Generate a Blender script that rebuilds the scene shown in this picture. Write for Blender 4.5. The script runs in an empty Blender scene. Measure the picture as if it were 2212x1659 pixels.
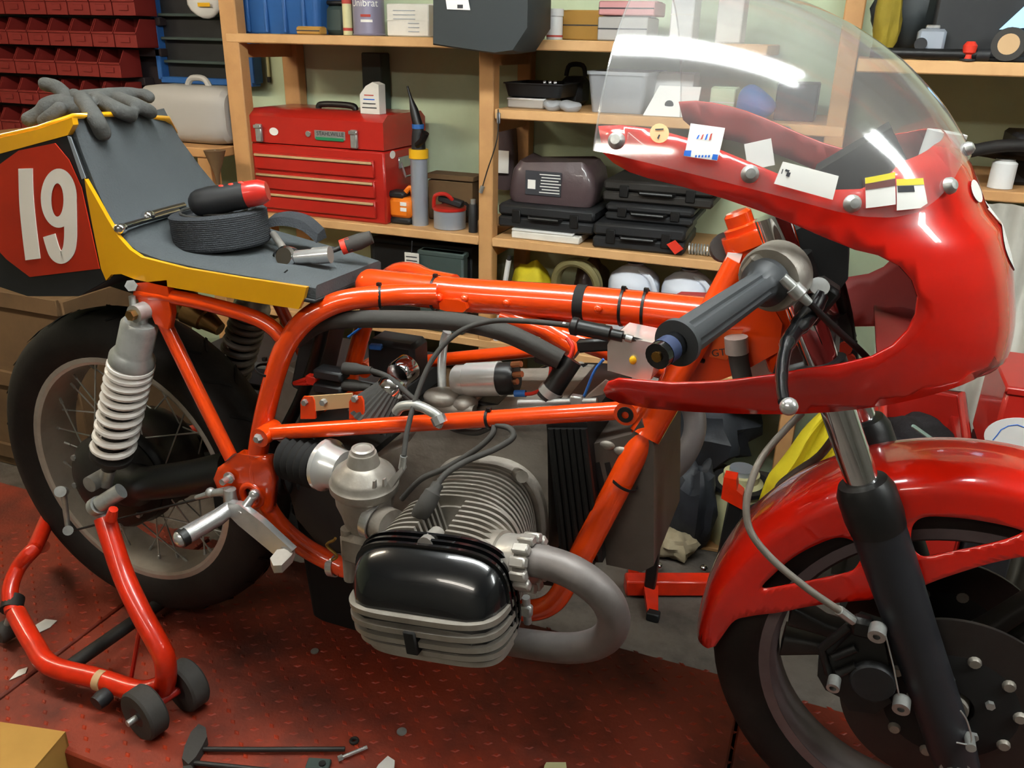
import bpy, math, random
import numpy as np
from mathutils import Vector, Matrix, geometry
random.seed(7); RNG = np.random.default_rng(7)
SC = bpy.context.scene
COL = SC.collection
PI = math.pi

# ---------------------------------------------------------------- camera
CP = np.array([1.21, -1.117, 1.15]); YAW, PITCH, ROLL, FPX = math.radians(-20.8), math.radians(22.6), math.radians(1.2), 1790.0
_f = np.array([math.sin(YAW)*math.cos(PITCH), math.cos(YAW)*math.cos(PITCH), -math.sin(PITCH)])
_r = np.array([math.cos(YAW), -math.sin(YAW), 0.0]); _u = np.cross(_r, _f)
_c, _s = math.cos(ROLL), math.sin(ROLL)
CM = np.array([_c*_r+_s*_u, -_s*_r+_c*_u, _f])
cam_d = bpy.data.cameras.new('camera'); cam = bpy.data.objects.new('camera', cam_d); COL.objects.link(cam)
cam.matrix_world = Matrix([[CM[0][i], CM[1][i], -CM[2][i], CP[i]] for i in range(3)] + [[0, 0, 0, 1]])
cam_d.sensor_width = 36; cam_d.lens = FPX*36/2212; cam_d.clip_start = 0.02; cam_d.clip_end = 60
SC.camera = cam

# ---------------------------------------------------------------- world and exposure
SC.view_settings.view_transform = 'Standard'
SC.view_settings.look = 'None'
SC.view_settings.exposure = 0.75
SC.view_settings.gamma = 1.0
SC.view_settings.use_curve_mapping = False
w = bpy.data.worlds.new('world'); SC.world = w; w.use_nodes = True
w.node_tree.nodes['Background'].inputs[0].default_value = (0.75, 0.85, 1.0, 1)
w.node_tree.nodes['Background'].inputs[1].default_value = 0.05
TUBE_POWER = 46.0        # emission strength of the fluorescent tubes
TUBE_SPOTS = [(0.80, -.25, 1.80), (2.68, -.32, 1.80), (-1.25, -.25, 1.80), (.35, -1.95, 1.86)]   # a row of twin-tube battens over the bike
TUBE_LEN = 1.3

if hasattr(SC, 'cycles'):
    SC.cycles.max_bounces = 7; SC.cycles.diffuse_bounces = 3; SC.cycles.glossy_bounces = 3; SC.cycles.transmission_bounces = 4; SC.cycles.transparent_max_bounces = 10

# ---------------------------------------------------------------- helpers
def A(*p): return np.array(p, float)
def ray(px, py): return np.array([(px-1106)/FPX, -(py-829.5)/FPX, 1.0]) @ CM
def at(px, py, Y): d = ray(px, py); return CP + d*((Y-CP[1])/d[1])
def atx(px, py, X): d = ray(px, py); return CP + d*((X-CP[0])/d[0])
def atz(px, py, Z): d = ray(px, py); return CP + d*((Z-CP[2])/d[2])
def proj(P):
    d = CM @ (np.asarray(P)-CP); return np.array([1106+FPX*d[0]/d[2], 829.5-FPX*d[1]/d[2]])
def ppm(P): return FPX/(CM[2] @ (np.asarray(P)-CP))      # pixels per metre there
def unit(v): v = np.asarray(v, float); return v/(np.linalg.norm(v)+1e-12)
def inv(fn, px, py, g):
    """solve fn(u,v) -> pixel (px,py)"""
    g = np.array(g, float); tgt = np.array([px, py], float)
    for _ in range(40):
        e = proj(fn(*g))-tgt
        if np.abs(e).max() < .05: break
        h = 1e-4; J = np.stack([(proj(fn(g[0]+h, g[1]))-proj(fn(*g)))/h, (proj(fn(g[0], g[1]+h))-proj(fn(*g)))/h], 1)
        st = np.linalg.lstsq(J, -e, rcond=1e-4)[0]; n = np.abs(st).max()
        g = g+st*min(1, .15/n if n > 0 else 1)
    return g
def cr(pts, n=8, closed=False):
    """Catmull-Rom through pts"""
    P = [np.asarray(p, float) for p in pts]; out = []
    N = len(P); rng = range(N) if closed else range(N-1)
    for i in rng:
        if closed: a, b, c, d = P[(i-1) % N], P[i], P[(i+1) % N], P[(i+2) % N]
        else: a, b, c, d = P[max(i-1, 0)], P[i], P[i+1], P[min(i+2, N-1)]
        for k in range(n):
            t = k/n
            out.append(.5*((2*b)+(-a+c)*t+(2*a-5*b+4*c-d)*t*t+(-a+3*b-3*c+d)*t**3))
    if not closed: out.append(P[-1])
    return out
def frame_of(axis, hint=None):
    z = unit(axis); h = A(0, 0, 1) if hint is None else unit(hint)
    if abs(z @ h) > .95: h = A(1, 0, 0) if abs(z[0]) < .9 else A(0, 1, 0)
    x = unit(np.cross(h, z)); y = np.cross(z, x); return np.stack([x, y, z], 1)
def rotz(a): c, s = math.cos(a), math.sin(a); return np.array([[c, -s, 0], [s, c, 0], [0, 0, 1.]])
def rotx(a): c, s = math.cos(a), math.sin(a); return np.array([[1., 0, 0], [0, c, -s], [0, s, c]])
def roty(a): c, s = math.cos(a), math.sin(a); return np.array([[c, 0, s], [0, 1., 0], [-s, 0, c]])
def rrect(w, h, r, n=5):
    out = []
    for cx, cy, a0 in ((w/2-r, h/2-r, 0), (-w/2+r, h/2-r, PI/2), (-w/2+r, -h/2+r, PI), (w/2-r, -h/2+r, 1.5*PI)):
        for k in range(n): a = a0+PI/2*k/(n-1); out.append((cx+r*math.cos(a), cy+r*math.sin(a)))
    return out
def inpoly(P, poly):
    x, y = P; c = False; n = len(poly)
    for i in range(n):
        x1, y1 = poly[i]; x2, y2 = poly[i-1]
        if (y1 > y) != (y2 > y) and x < (x2-x1)*(y-y1)/(y2-y1)+x1: c = not c
    return c
def dens(pts, d, closed=True):
    out = []; N = len(pts)
    for i in range(N if closed else N-1):
        a = np.asarray(pts[i], float); b = np.asarray(pts[(i+1) % N], float); k = max(1, int(np.linalg.norm(b-a)/d))
        out += [a+(b-a)*j/k for j in range(k)]
    if not closed: out.append(np.asarray(pts[-1], float))
    return out

class MB:
    """collects geometry; build() links it as one mesh object"""
    def __init__(s): s.v = []; s.f = []
    def add(s, V, Fc):
        o = len(s.v); s.v += [np.asarray(p, float) for p in V]; s.f += [tuple(i+o for i in f) for f in Fc]; return s
    def box(s, c, size, R=None, bev=0.0):
        hx, hy, hz = [d/2 for d in size]; c = np.asarray(c, float); R = np.eye(3) if R is None else R
        b = min(bev, .45*min(size))
        if b <= 0:
            V = [(x, y, z) for z in (-hz, hz) for y in (-hy, hy) for x in (-hx, hx)]
            Fc = [(0, 2, 3, 1), (4, 5, 7, 6), (0, 1, 5, 4), (2, 6, 7, 3), (0, 4, 6, 2), (1, 3, 7, 5)]
        else:
            V = []; idx = {}
            for sx in (-1, 1):
                for sy in (-1, 1):
                    for sz in (-1, 1):
                        for ax in range(3):
                            p = [sx*(hx-b), sy*(hy-b), sz*(hz-b)]; p[ax] = (sx*hx, sy*hy, sz*hz)[ax]
                            idx[(sx, sy, sz, ax)] = len(V); V.append(p)
            Fc = []
            for ax in range(3):
                o1, o2 = (ax+1) % 3, (ax+2) % 3
                for sg in (-1, 1):
                    q = []
                    for a1, a2 in ((-1, -1), (1, -1), (1, 1), (-1, 1)):
                        t = [0, 0, 0]; t[ax] = sg; t[o1] = a1; t[o2] = a2; q.append(idx[(*t, ax)])
                    Fc.append(tuple(q if sg > 0 else q[::-1]))
            for ax in range(3):          # edges along axis ax
                o1, o2 = (ax+1) % 3, (ax+2) % 3
                for a1 in (-1, 1):
                    for a2 in (-1, 1):
                        def g(sg, face):
                            t = [0, 0, 0]; t[ax] = sg; t[o1] = a1; t[o2] = a2; return idx[(*t, face)]
                        q = (g(-1, o1), g(1, o1), g(1, o2), g(-1, o2))
                        Fc.append(q if a1*a2 < 0 else q[::-1])
            for sx in (-1, 1):
                for sy in (-1, 1):
                    for sz in (-1, 1):
                        q = tuple(idx[(sx, sy, sz, a)] for a in range(3)); Fc.append(q if sx*sy*sz > 0 else q[::-1])
        return s.add([c+R @ np.array(p) for p in V], Fc)
    def tube(s, path, r, n=12, caps=True, closed=False):
        P = [np.asarray(p, float) for p in path]; N = len(P)
        rr = [r]*N if np.isscalar(r) else list(r)
        T = []
        for i in range(N):
            a = P[i-1] if (i > 0 or closed) else P[i]; b = P[(i+1) % N] if (i < N-1 or closed) else P[i]; T.append(unit(b-a))
        x = frame_of(T[0])[:, 0]; V = []
        for i in range(N):
            x = unit(x-T[i]*(x @ T[i])); y = np.cross(T[i], x)
            for k in range(n): a = 2*PI*k/n; V.append(P[i]+rr[i]*(math.cos(a)*x+math.sin(a)*y))
        Fc = []
        for i in range(N if closed else N-1):
            j = (i+1) % N
            for k in range(n): k2 = (k+1) % n; Fc.append((i*n+k, i*n+k2, j*n+k2, j*n+k))
        if caps and not closed: Fc.append(tuple(range(n))[::-1]); Fc.append(tuple((N-1)*n+k for k in range(n)))
        return s.add(V, Fc)
    def cyl(s, a, b, r, n=16, r2=None): return s.tube([a, b], [r, r if r2 is None else r2], n)
    def lathe(s, prof, o, axis, n=28, hint=None, caps=True, arc=2*PI):
        """prof: (radius, height along axis)"""
        Fm = frame_of(axis, hint); o = np.asarray(o, float); V = []; Fc = []; m = len(prof)
        full = arc > 6.28; cols = n if full else n+1
        for k in range(cols):
            a = arc*k/n
            for r, h in prof: V.append(o+Fm @ np.array([r*math.cos(a), r*math.sin(a), h]))
        for k in range(n):
            k2 = (k+1) % cols
            for i in range(m-1): Fc.append((k*m+i, k2*m+i, k2*m+i+1, k*m+i+1))
        if caps and full:
            if prof[0][0] > 1e-6: Fc.append(tuple(k*m for k in range(n))[::-1])
            if prof[-1][0] > 1e-6: Fc.append(tuple(k*m+m-1 for k in range(n)))
        return s.add(V, Fc)
    def torus(s, o, axis, R, r, n=40, m=10, sc=(1, 1)):
        Fm = frame_of(axis); o = np.asarray(o, float)
        return s.tube([o+Fm @ np.array([R*sc[0]*math.cos(2*PI*k/n), R*sc[1]*math.sin(2*PI*k/n), 0]) for k in range(n)], r, m, closed=True)
    def ball(s, c, r, n=16, m=10, R=None):
        rx, ry, rz = (r, r, r) if np.isscalar(r) else r; R = np.eye(3) if R is None else R; c = np.asarray(c, float)
        V = [c+R @ A(0, 0, rz)]
        for i in range(1, m):
            b = PI*i/m
            for k in range(n): a = 2*PI*k/n; V.append(c+R @ A(rx*math.sin(b)*math.cos(a), ry*math.sin(b)*math.sin(a), rz*math.cos(b)))
        V.append(c+R @ A(0, 0, -rz)); Fc = []
        for k in range(n):
            k2 = (k+1) % n; Fc.append((0, 1+k, 1+k2)); Fc.append((len(V)-1, 1+(m-2)*n+k2, 1+(m-2)*n+k))
            for i in range(m-2): Fc.append((1+i*n+k, 1+(i+1)*n+k, 1+(i+1)*n+k2, 1+i*n+k2))
        return s.add(V, Fc)
    def prism(s, poly, d):
        """poly: list of 3-D points; extruded by vector d"""
        P = [np.asarray(p, float) for p in poly]; d = np.asarray(d, float); n = len(P)
        nrm = sum(np.cross(P[i]-P[0], P[(i+1) % n]-P[0]) for i in range(n))
        if nrm @ d > 0: P = P[::-1]
        return s.add(P+[p+d for p in P], [tuple(range(n)), tuple(range(2*n-1, n-1, -1))]+[(i, n+i, n+(i+1) % n, (i+1) % n)[::-1] if False else ((i+1) % n, i, n+i, n+(i+1) % n) for i in range(n)])
    def loft(s, rings, caps=True, closed=True):
        n = len(rings[0]); V = [p for r in rings for p in r]; Fc = []
        for i in range(len(rings)-1):
            for k in range(n if closed else n-1): k2 = (k+1) % n; Fc.append((i*n+k, i*n+k2, (i+1)*n+k2, (i+1)*n+k))
        if caps and closed: Fc.append(tuple(range(n))[::-1]); Fc.append(tuple((len(rings)-1)*n+k for k in range(n)))
        return s.add(V, Fc)
    def patch(s, outline, fn, du, dv, holes=()):
        """fill a (u,v) outline with triangles on the surface fn(u,v)"""
        ol = [np.asarray(p, float) for p in outline]; hs = [[np.asarray(p, float) for p in h] for h in holes]
        pts = list(ol); edges = [(i, (i+1) % len(ol)) for i in range(len(ol))]
        for h in hs: o = len(pts); pts += h; edges += [(o+i, o+(i+1) % len(h)) for i in range(len(h))]
        B = np.array(pts); lo = B.min(0); hi = B.max(0)
        inside = lambda p: inpoly(p, ol) and not any(inpoly(p, h) for h in hs)
        for u in np.arange(lo[0]+du/2, hi[0], du):
            for v in np.arange(lo[1]+dv/2, hi[1], dv):
                if inside((u, v)) and (((B-(u, v))/(du, dv))**2).sum(1).min() > .3: pts.append(np.array((u, v)))
        V2, _, F2, *_ = geometry.delaunay_2d_cdt([Vector(p) for p in pts], edges, [], 0, 1e-6)
        Fc = []
        for f in F2:
            c = sum((np.array(V2[i]) for i in f), np.zeros(2))/len(f)
            if inside(c): Fc.append(tuple(f))
        return s.add([fn(*p) for p in V2], Fc)
    def mirror_y(s):
        n = len(s.v); s.v += [p*A(1, -1, 1) for p in s.v]; s.f += [tuple(i+n for i in f[::-1]) for f in s.f]; return s
    def flipped_y(s):
        m = MB(); m.v = [p*A(1, -1, 1) for p in s.v]; m.f = [f[::-1] for f in s.f]; return m
    def build(s, name, m, parent=None, smooth=True, angle=38, solid=0, offset=-1, label=None, kind=None):
        base = WLOC.get(parent.name, np.zeros(3)) if parent else np.zeros(3)
        me = bpy.data.meshes.new(name); me.from_pydata([tuple(p-base) for p in s.v], [], s.f); me.validate(clean_customdata=False)
        o = bpy.data.objects.new(name, me); COL.objects.link(o)
        if m is not None: me.materials.append(M(m))
        if smooth: me.shade_smooth(); me.set_sharp_from_angle(angle=math.radians(angle))
        if parent: o.parent = parent; WLOC[o.name] = base
        else: WLOC[o.name] = np.zeros(3)
        if solid: md = o.modifiers.new('thickness', 'SOLIDIFY'); md.thickness = solid; md.offset = offset
        if label: o['label'] = label
        if kind: o['kind'] = kind
        return o
WLOC = {}
def tag(o, label, cat, group=None):
    o['label'] = label; o['category'] = cat
    if group: o['group'] = group
    return o
def thing(name, label, cat, loc=(0, 0, 0), group=None):
    o = bpy.data.objects.new(name, None); COL.objects.link(o); o.empty_display_size = .05
    o.location = tuple(loc); WLOC[o.name] = np.array(loc, float); return tag(o, label, cat, group)
def copy_tree(o, loc=None, parent=None):
    c = o.copy(); COL.objects.link(c); c.parent = parent
    if loc is not None: c.location = tuple(loc)
    for ch in o.children: copy_tree(ch, None, c)
    return c

# ---------------------------------------------------------------- materials
MATS = {}
def lin(c):
    if isinstance(c, str): c = tuple(int(c[i:i+2], 16)/255 for i in (0, 2, 4))
    return tuple(x/12.92 if x <= .04045 else ((x+.055)/1.055)**2.4 for x in c)
def M(n): return MATS[n] if isinstance(n, str) else n
def mat(name, col, rough=.5, metal=0.0, coat=0.0, spec=.5, var=None, vscale=20, vamt=.5, bump=0.0, bscale=120, trans=0.0, alpha=1.0, ior=1.45, emit=0.0, rvar=0.0, sss=0.0):
    """procedural material: base colour, optional noise blotches of a second colour, optional fine relief"""
    m = bpy.data.materials.new(name); m.use_nodes = True; nt = m.node_tree; N = nt.nodes; L = nt.links
    b = N['Principled BSDF']; c = lin(col)
    b.inputs['Base Color'].default_value = (*c, 1); b.inputs['Roughness'].default_value = rough; b.inputs['Metallic'].default_value = metal
    b.inputs['Coat Weight'].default_value = coat; b.inputs['Coat Roughness'].default_value = .04; b.inputs['Specular IOR Level'].default_value = spec
    b.inputs['Transmission Weight'].default_value = trans; b.inputs['Alpha'].default_value = alpha; b.inputs['IOR'].default_value = ior
    if emit: b.inputs['Emission Color'].default_value = (*c, 1); b.inputs['Emission Strength'].default_value = emit
    if var or bump or rvar:
        tc = N.new('ShaderNodeTexCoord')
    if var or rvar:
        ns = N.new('ShaderNodeTexNoise'); ns.inputs['Scale'].default_value = vscale; ns.inputs['Detail'].default_value = 6; ns.inputs['Roughness'].default_value = .62
        L.new(tc.outputs['Object'], ns.inputs['Vector'])
        rp = N.new('ShaderNodeMapRange'); rp.inputs['From Min'].default_value = .42; rp.inputs['From Max'].default_value = .68
        L.new(ns.outputs['Fac'], rp.inputs['Value'])
        if var:
            mx = N.new('ShaderNodeMix'); mx.data_type = 'RGBA'; mx.inputs[6].default_value = (*c, 1); mx.inputs[7].default_value = (*lin(var), 1)
            mm = N.new('ShaderNodeMath'); mm.operation = 'MULTIPLY'; mm.inputs[1].default_value = vamt
            L.new(rp.outputs[0], mm.inputs[0]); L.new(mm.outputs[0], mx.inputs[0]); L.new(mx.outputs[2], b.inputs['Base Color'])
        if rvar:
            ra = N.new('ShaderNodeMath'); ra.operation = 'MULTIPLY_ADD'; ra.inputs[1].default_value = rvar; ra.inputs[2].default_value = rough
            L.new(rp.outputs[0], ra.inputs[0]); L.new(ra.outputs[0], b.inputs['Roughness'])
    if bump:
        nb = N.new('ShaderNodeTexNoise'); nb.inputs['Scale'].default_value = bscale; nb.inputs['Detail'].default_value = 4
        L.new(tc.outputs['Object'], nb.inputs['Vector'])
        bp = N.new('ShaderNodeBump'); bp.inputs['Strength'].default_value = bump; bp.inputs['Distance'].default_value = .004
        L.new(nb.outputs['Fac'], bp.inputs['Height']); L.new(bp.outputs['Normal'], b.inputs['Normal'])
    MATS[name] = m; return m
# ---------------------------------------------------------------- material set
mat('wall_green', 'c3d2b2', .85, var='a9b795', vscale=3, vamt=.5, bump=.12, bscale=60)
mat('wall_plain', '77736a', .9, var='5f5b53', vscale=2, vamt=.4)
mat('ceiling_white', '8f8b83', .9, var='7b776f', vscale=2, vamt=.4)
mat('concrete', '655d55', .9, var='3c3834', vscale=9, vamt=.8, bump=.5, bscale=70)
mat('platform_red', '86331f', .55, var='40231b', vscale=5, vamt=.85, bump=.15, bscale=180, rvar=.2)
mat('tread_red', 'a03011', .45, var='47221a', vscale=5, vamt=.85, rvar=.2)
mat('platform_edge', '5e1a10', .6, var='20110d', vscale=12, vamt=.9)
mat('pine', 'c2935f', .62, var='a3744a', vscale=7, vamt=.6, bump=.1, bscale=50)
mat('pine_light', 'd3a672', .6, var='b98b58', vscale=7, vamt=.6)
mat('frame_orange', 'e34307', .25, coat=1.0, var='dd3d08', vscale=9, vamt=.3)
mat('label_orange', 'd9581a', .6)
mat('fairing_red', 'd21a0c', .22, coat=1.0, var='c2150b', vscale=5, vamt=.3)
mat('guard_red', 'd41a08', .22, coat=1.0, var='bd1608', vscale=5, vamt=.3)
mat('stand_red', 'd62a0a', .34, coat=.5, var='8f2410', vscale=25, vamt=.35)
mat('tool_red', 'b3241b', .35, coat=.4, var='9a1f18', vscale=6, vamt=.4)
mat('plate_red', 'b02a12', .42, var='92210f', vscale=6, vamt=.5)
mat('yellow', 'e8a713', .28, coat=.9, var='d4950f', vscale=7, vamt=.4)
mat('rubber', '151210', .72, bump=.1, bscale=150, var='2b2622', vscale=10, vamt=.6)
mat('rubber_grey', '3a3835', .8, bump=.1, bscale=150)
mat('foam', '474c4f', .92, bump=.25, bscale=260, var='4c5255', vscale=6, vamt=.5)
mat('foam_dark', '33363a', .95, bump=.5, bscale=420)
mat('black_satin', '141414', .42, bump=.04, bscale=200)
mat('black_plastic', '1d1e20', .5, var='2a2b2d', vscale=14, vamt=.4)
mat('black_matt', '121110', .8)
mat('black_gloss', '101113', .2, coat=.5)
mat('polished', 'dededc', .22, .6)
mat('case_grey', '5d554e', .6, .3, var='463c33', vscale=9, vamt=.6)
mat('fairing_inner', '86201c', .6, var='701a18', vscale=8, vamt=.5)  # bare matte inside of the fairing, red darkened for the shadow there
mat('fork_black', '222327', .4, var='2c2d31', vscale=12, vamt=.4)
mat('grip_grey', '383b3e', .5)
mat('alloy', '9b958c', .45, .45, var='6f685e', vscale=14, vamt=.7, bump=.08, bscale=160)
mat('alloy_bright', 'b5b1aa', .36, .55, var='8e8a82', vscale=16, vamt=.5)
mat('alloy_dull', '8c857c', .6, .25, var='5b4d3f', vscale=8, vamt=.75, bump=.15, bscale=120)
mat('alloy_dark', '3b3937', .55, .6, var='2b2927', vscale=10, vamt=.6)
mat('rim_alloy', 'c6c0b6', .36, .4, var='9a9187', vscale=16, vamt=.5)
mat('rim_cast', '7b7173', .5, .4, var='5f5658', vscale=12, vamt=.5)
mat('disc_steel', '45403e', .42, .75, var='36302d', vscale=12, vamt=.6)
mat('chrome', 'e4e4e6', .08, 1.0)
mat('chrome_soft', 'd4d4d4', .25, .75, var='a8a8a8', vscale=20, vamt=.5)
mat('zinc', 'b4b6b3', .38, .6, var='7e7d78', vscale=25, vamt=.6)
mat('brass', 'a07a3c', .35, .9, var='745428', vscale=25, vamt=.6)
mat('goldish', 'b08b56', .28, .9, var='8d6b3e', vscale=25, vamt=.6)
mat('copper', 'b87a55', .35, .9)
mat('spring_white', 'e2ded8', .4, coat=.3)
mat('pipe_grey', '7a7471', .52, .45, var='605a57', vscale=12, vamt=.6)
mat('white_paint', 'e6e1d6', .5)
mat('sticker_white', 'efeee9', .4)
mat('paper', 'dcd9d0', .8, var='c5c2b8', vscale=20, vamt=.4)
mat('tan_plate', 'c3a176', .55)
mat('cardboard', 'b0853f', .85, var='9c7536', vscale=10, vamt=.4)
mat('cardboard_dark', '6b5236', .9, var='483726', vscale=7, vamt=.5)
mat('blue', '2a5ea0', .5, var='244f88', vscale=6, vamt=.5)
mat('blue_wire', '2f6fc4', .45)
mat('red_wire', 'cf2c1a', .45)
mat('orange_tool', 'de7416', .45)
mat('tape_yellow', 'e6b01c', .4)
mat('grey_silver', 'a9b1bc', .35, .5)
mat('jug', 'd3dae6', .35, spec=.4)
mat('jerry', 'a7a49f', .5)
mat('clear_tub', 'b9bcc0', .35, alpha=.6)
mat('brown_bag', '4f4143', .4, coat=.3, bump=.5, bscale=25)
mat('dark_bag', '23262b', .55, bump=.6, bscale=22, var='33363d', vscale=9, vamt=.6)
mat('bag_black', '2b3133', .6)
mat('teal_box', '3c4a47', .6)
mat('cream', 'cfcb9c', .5, var='b5b183', vscale=9, vamt=.4)
mat('yellow_rag', 'd3c11f', .75, bump=.5, bscale=30, var='ae9f18', vscale=12, vamt=.5)
mat('beige_rag', '9c9076', .9, bump=.5, bscale=30, var='7a7059', vscale=14, vamt=.7)
mat('corrugated', 'a9a69c', .5, .2, var='87847a', vscale=6, vamt=.5)
mat('rack_red', '7c211c', .6, var='661b18', vscale=6, vamt=.4)
mat('rack_dark', '2a2124', .7)
mat('glove', '4f504e', .9, bump=.35, bscale=240, var='3a3b3b', vscale=14, vamt=.5)
mat('glove_dark', '303234', .85, bump=.35, bscale=240)
mat('green_label', '1f7d52', .5)
mat('greenish_steel', '8fa79c', .4, .6)
mat('screen_light', '8fc3e6', .4, emit=.7)
mat('pink', 'c98f8f', .6)
mat('white_plastic', 'd8d8d6', .4)
mat('lavender_tin', '8e8aa0', .35, .3)
mat('ink', '35363b', .7)
mat('ink_red', 'b3463c', .7)
mat('ink_blue', '1f66c8', .6)
mat('grime', '2c211b', .8)

# screen of the fairing: thin clear acrylic
def make_acrylic():
    m = bpy.data.materials.new('clear_acrylic'); m.use_nodes = True; nt = m.node_tree; N = nt.nodes; L = nt.links
    N.remove(N['Principled BSDF']); out = N['Material Output']
    lw = N.new('ShaderNodeLayerWeight'); lw.inputs['Blend'].default_value = .5
    pw = N.new('ShaderNodeMath'); pw.operation = 'POWER'; pw.inputs[1].default_value = 4.2; L.new(lw.outputs['Facing'], pw.inputs[0])
    fr = N.new('ShaderNodeMath'); fr.operation = 'MULTIPLY_ADD'; fr.inputs[1].default_value = .85; fr.inputs[2].default_value = .1; L.new(pw.outputs[0], fr.inputs[0])
    tr = N.new('ShaderNodeBsdfTransparent'); tr.inputs['Color'].default_value = (.93, .945, .95, 1)
    gl = N.new('ShaderNodeBsdfGlossy'); gl.inputs['Roughness'].default_value = .1; gl.inputs['Color'].default_value = (1, 1, 1, 1)
    df = N.new('ShaderNodeBsdfDiffuse'); df.inputs['Color'].default_value = (.75, .75, .76, 1)
    mx = N.new('ShaderNodeMixShader'); m2 = N.new('ShaderNodeMixShader')
    tc = N.new('ShaderNodeTexCoord'); ns = N.new('ShaderNodeTexNoise'); ns.inputs['Scale'].default_value = 9; ns.inputs['Detail'].default_value = 5
    L.new(tc.outputs['Object'], ns.inputs['Vector'])
    mr = N.new('ShaderNodeMapRange'); mr.inputs['To Min'].default_value = .05; mr.inputs['To Max'].default_value = .17; L.new(ns.outputs['Fac'], mr.inputs['Value'])
    L.new(mr.outputs[0], mx.inputs[0]); L.new(tr.outputs[0], mx.inputs[1]); L.new(df.outputs[0], mx.inputs[2])
    L.new(fr.outputs[0], m2.inputs[0]); L.new(mx.outputs[0], m2.inputs[1]); L.new(gl.outputs[0], m2.inputs[2]); L.new(m2.outputs[0], out.inputs['Surface'])
    MATS['clear_acrylic'] = m
make_acrylic()

# ---------------------------------------------------------------- room shell
FZ = -.18; WY = 1.5; CZ = 2.05
def slab(name, c, size, m):
    o = MB().box(c, size).build(name, m, smooth=False); o['kind'] = 'structure'; return o
slab('floor', (.6, -.7, FZ-.03), (7.6, 4.6, .06), 'concrete')
slab('ceiling', (.6, -.7, CZ+.03), (7.6, 4.6, .06), 'ceiling_white')
slab('wall_back', (.6, WY+.03, (CZ+FZ)/2), (7.6, .06, CZ-FZ), 'wall_green')
slab('wall_front', (.6, -2.93, (CZ+FZ)/2), (7.6, .06, CZ-FZ), 'wall_plain')
slab('wall_left', (-3.03, -.7, (CZ+FZ)/2), (.06, 4.4, CZ-FZ), 'wall_green')
slab('wall_right', (4.23, -.7, (CZ+FZ)/2), (.06, 4.4, CZ-FZ), 'wall_plain')

# twin fluorescent battens hung under the ceiling (outside the picture)
def tube_material(nm, col, k):
    m = bpy.data.materials.new(nm); m.use_nodes = True; b = m.node_tree.nodes['Principled BSDF']
    b.inputs['Emission Color'].default_value = col; b.inputs['Emission Strength'].default_value = TUBE_POWER*k; MATS[nm] = m
tube_material('tube_glow', (.95, 1.0, .98, 1), 1.0); tube_material('tube_glow_warm', (1.0, .86, .66, 1), .75); tube_material('tube_glow_dim', (1.0, .93, .82, 1), .42)
for k, (x, y, z) in enumerate(TUBE_SPOTS):
    t = thing('fluorescent_batten', ('white twin-tube batten light over the motorcycle', 'white twin-tube batten light beyond the front wheel', 'white twin-tube batten light behind the rear wheel', 'white twin-tube batten light over the near side of the room')[k], 'light', (x, y, z))
    MB().box((x, y, z+.05), (TUBE_LEN+.08, .16, .05), bev=.008).box((x, y, (z+.07+CZ)/2), (.03, .03, CZ-z-.07)).build('housing', 'white_plastic', t)
    for dy in (-.055, .055):
        MB().cyl((x-TUBE_LEN/2, y+dy, z), (x+TUBE_LEN/2, y+dy, z), .0165, 12).build('tube', ('tube_glow', 'tube_glow', 'tube_glow_warm', 'tube_glow_dim')[k], t)
    for sx in (-1, 1):
        MB().box((x+sx*(TUBE_LEN/2+.02), y, z+.012), (.03, .16, .07), bev=.006).build('end_cap', 'white_plastic', t)

# ---------------------------------------------------------------- red lifting platform under the bike
pl = thing('lift_platform', 'worn red steel platform with raised tread under the motorcycle', 'platform', (.8, -.07, FZ))
PY0, PY1 = -.385, .245
MB().box((.55, (PY0+PY1)/2, -.02), (1.28, PY1-PY0, .04), bev=.004).build('deck_plate', 'platform_red', pl)
MB().box((1.995, (PY0+PY1)/2, -.031), (1.60, PY1-PY0, .04), bev=.004).build('deck_plate', 'platform_red', pl)
MB().box((-.61, (PY0+PY1)/2, -.02), (1.03, PY1-PY0, .04), bev=.004).build('deck_plate', 'platform_red', pl)
for y in (PY0+.04, PY1-.04): MB().box((.8, y, (FZ-.04)/2), (3.7, .05, -.04-FZ)).build('side_rail', 'platform_edge', pl, smooth=False)
tm = MB()
for i in range(92):
    for j in range(34):
        x = -.55+i*.0235; y = PY0+.016+j*.0185
        if (i+j) % 2: continue
        a = .75 if (i//1+j) % 4 == 0 else -.75
        c, s_ = math.cos(a*.6), math.sin(a*.6); L_, W_ = .0088, .0044
        q = [(L_, 0), (0, W_), (-L_, 0), (0, -W_)]
        zt = 0 if x < 1.18 else -.011; base = [A(x+c*u-s_*v, y+s_*u+c*v, zt) for u, v in q]; top = [A(x+.55*(c*u-s_*v), y+.55*(s_*u+c*v), zt+.0016) for u, v in q]
        tm.add(base+top, [(4, 5, 6, 7)]+[(k, (k+1) % 4, 4+(k+1) % 4, 4+k) for k in range(4)])
tm.build('tread_pattern', 'tread_red', pl, kind='stuff')

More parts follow.
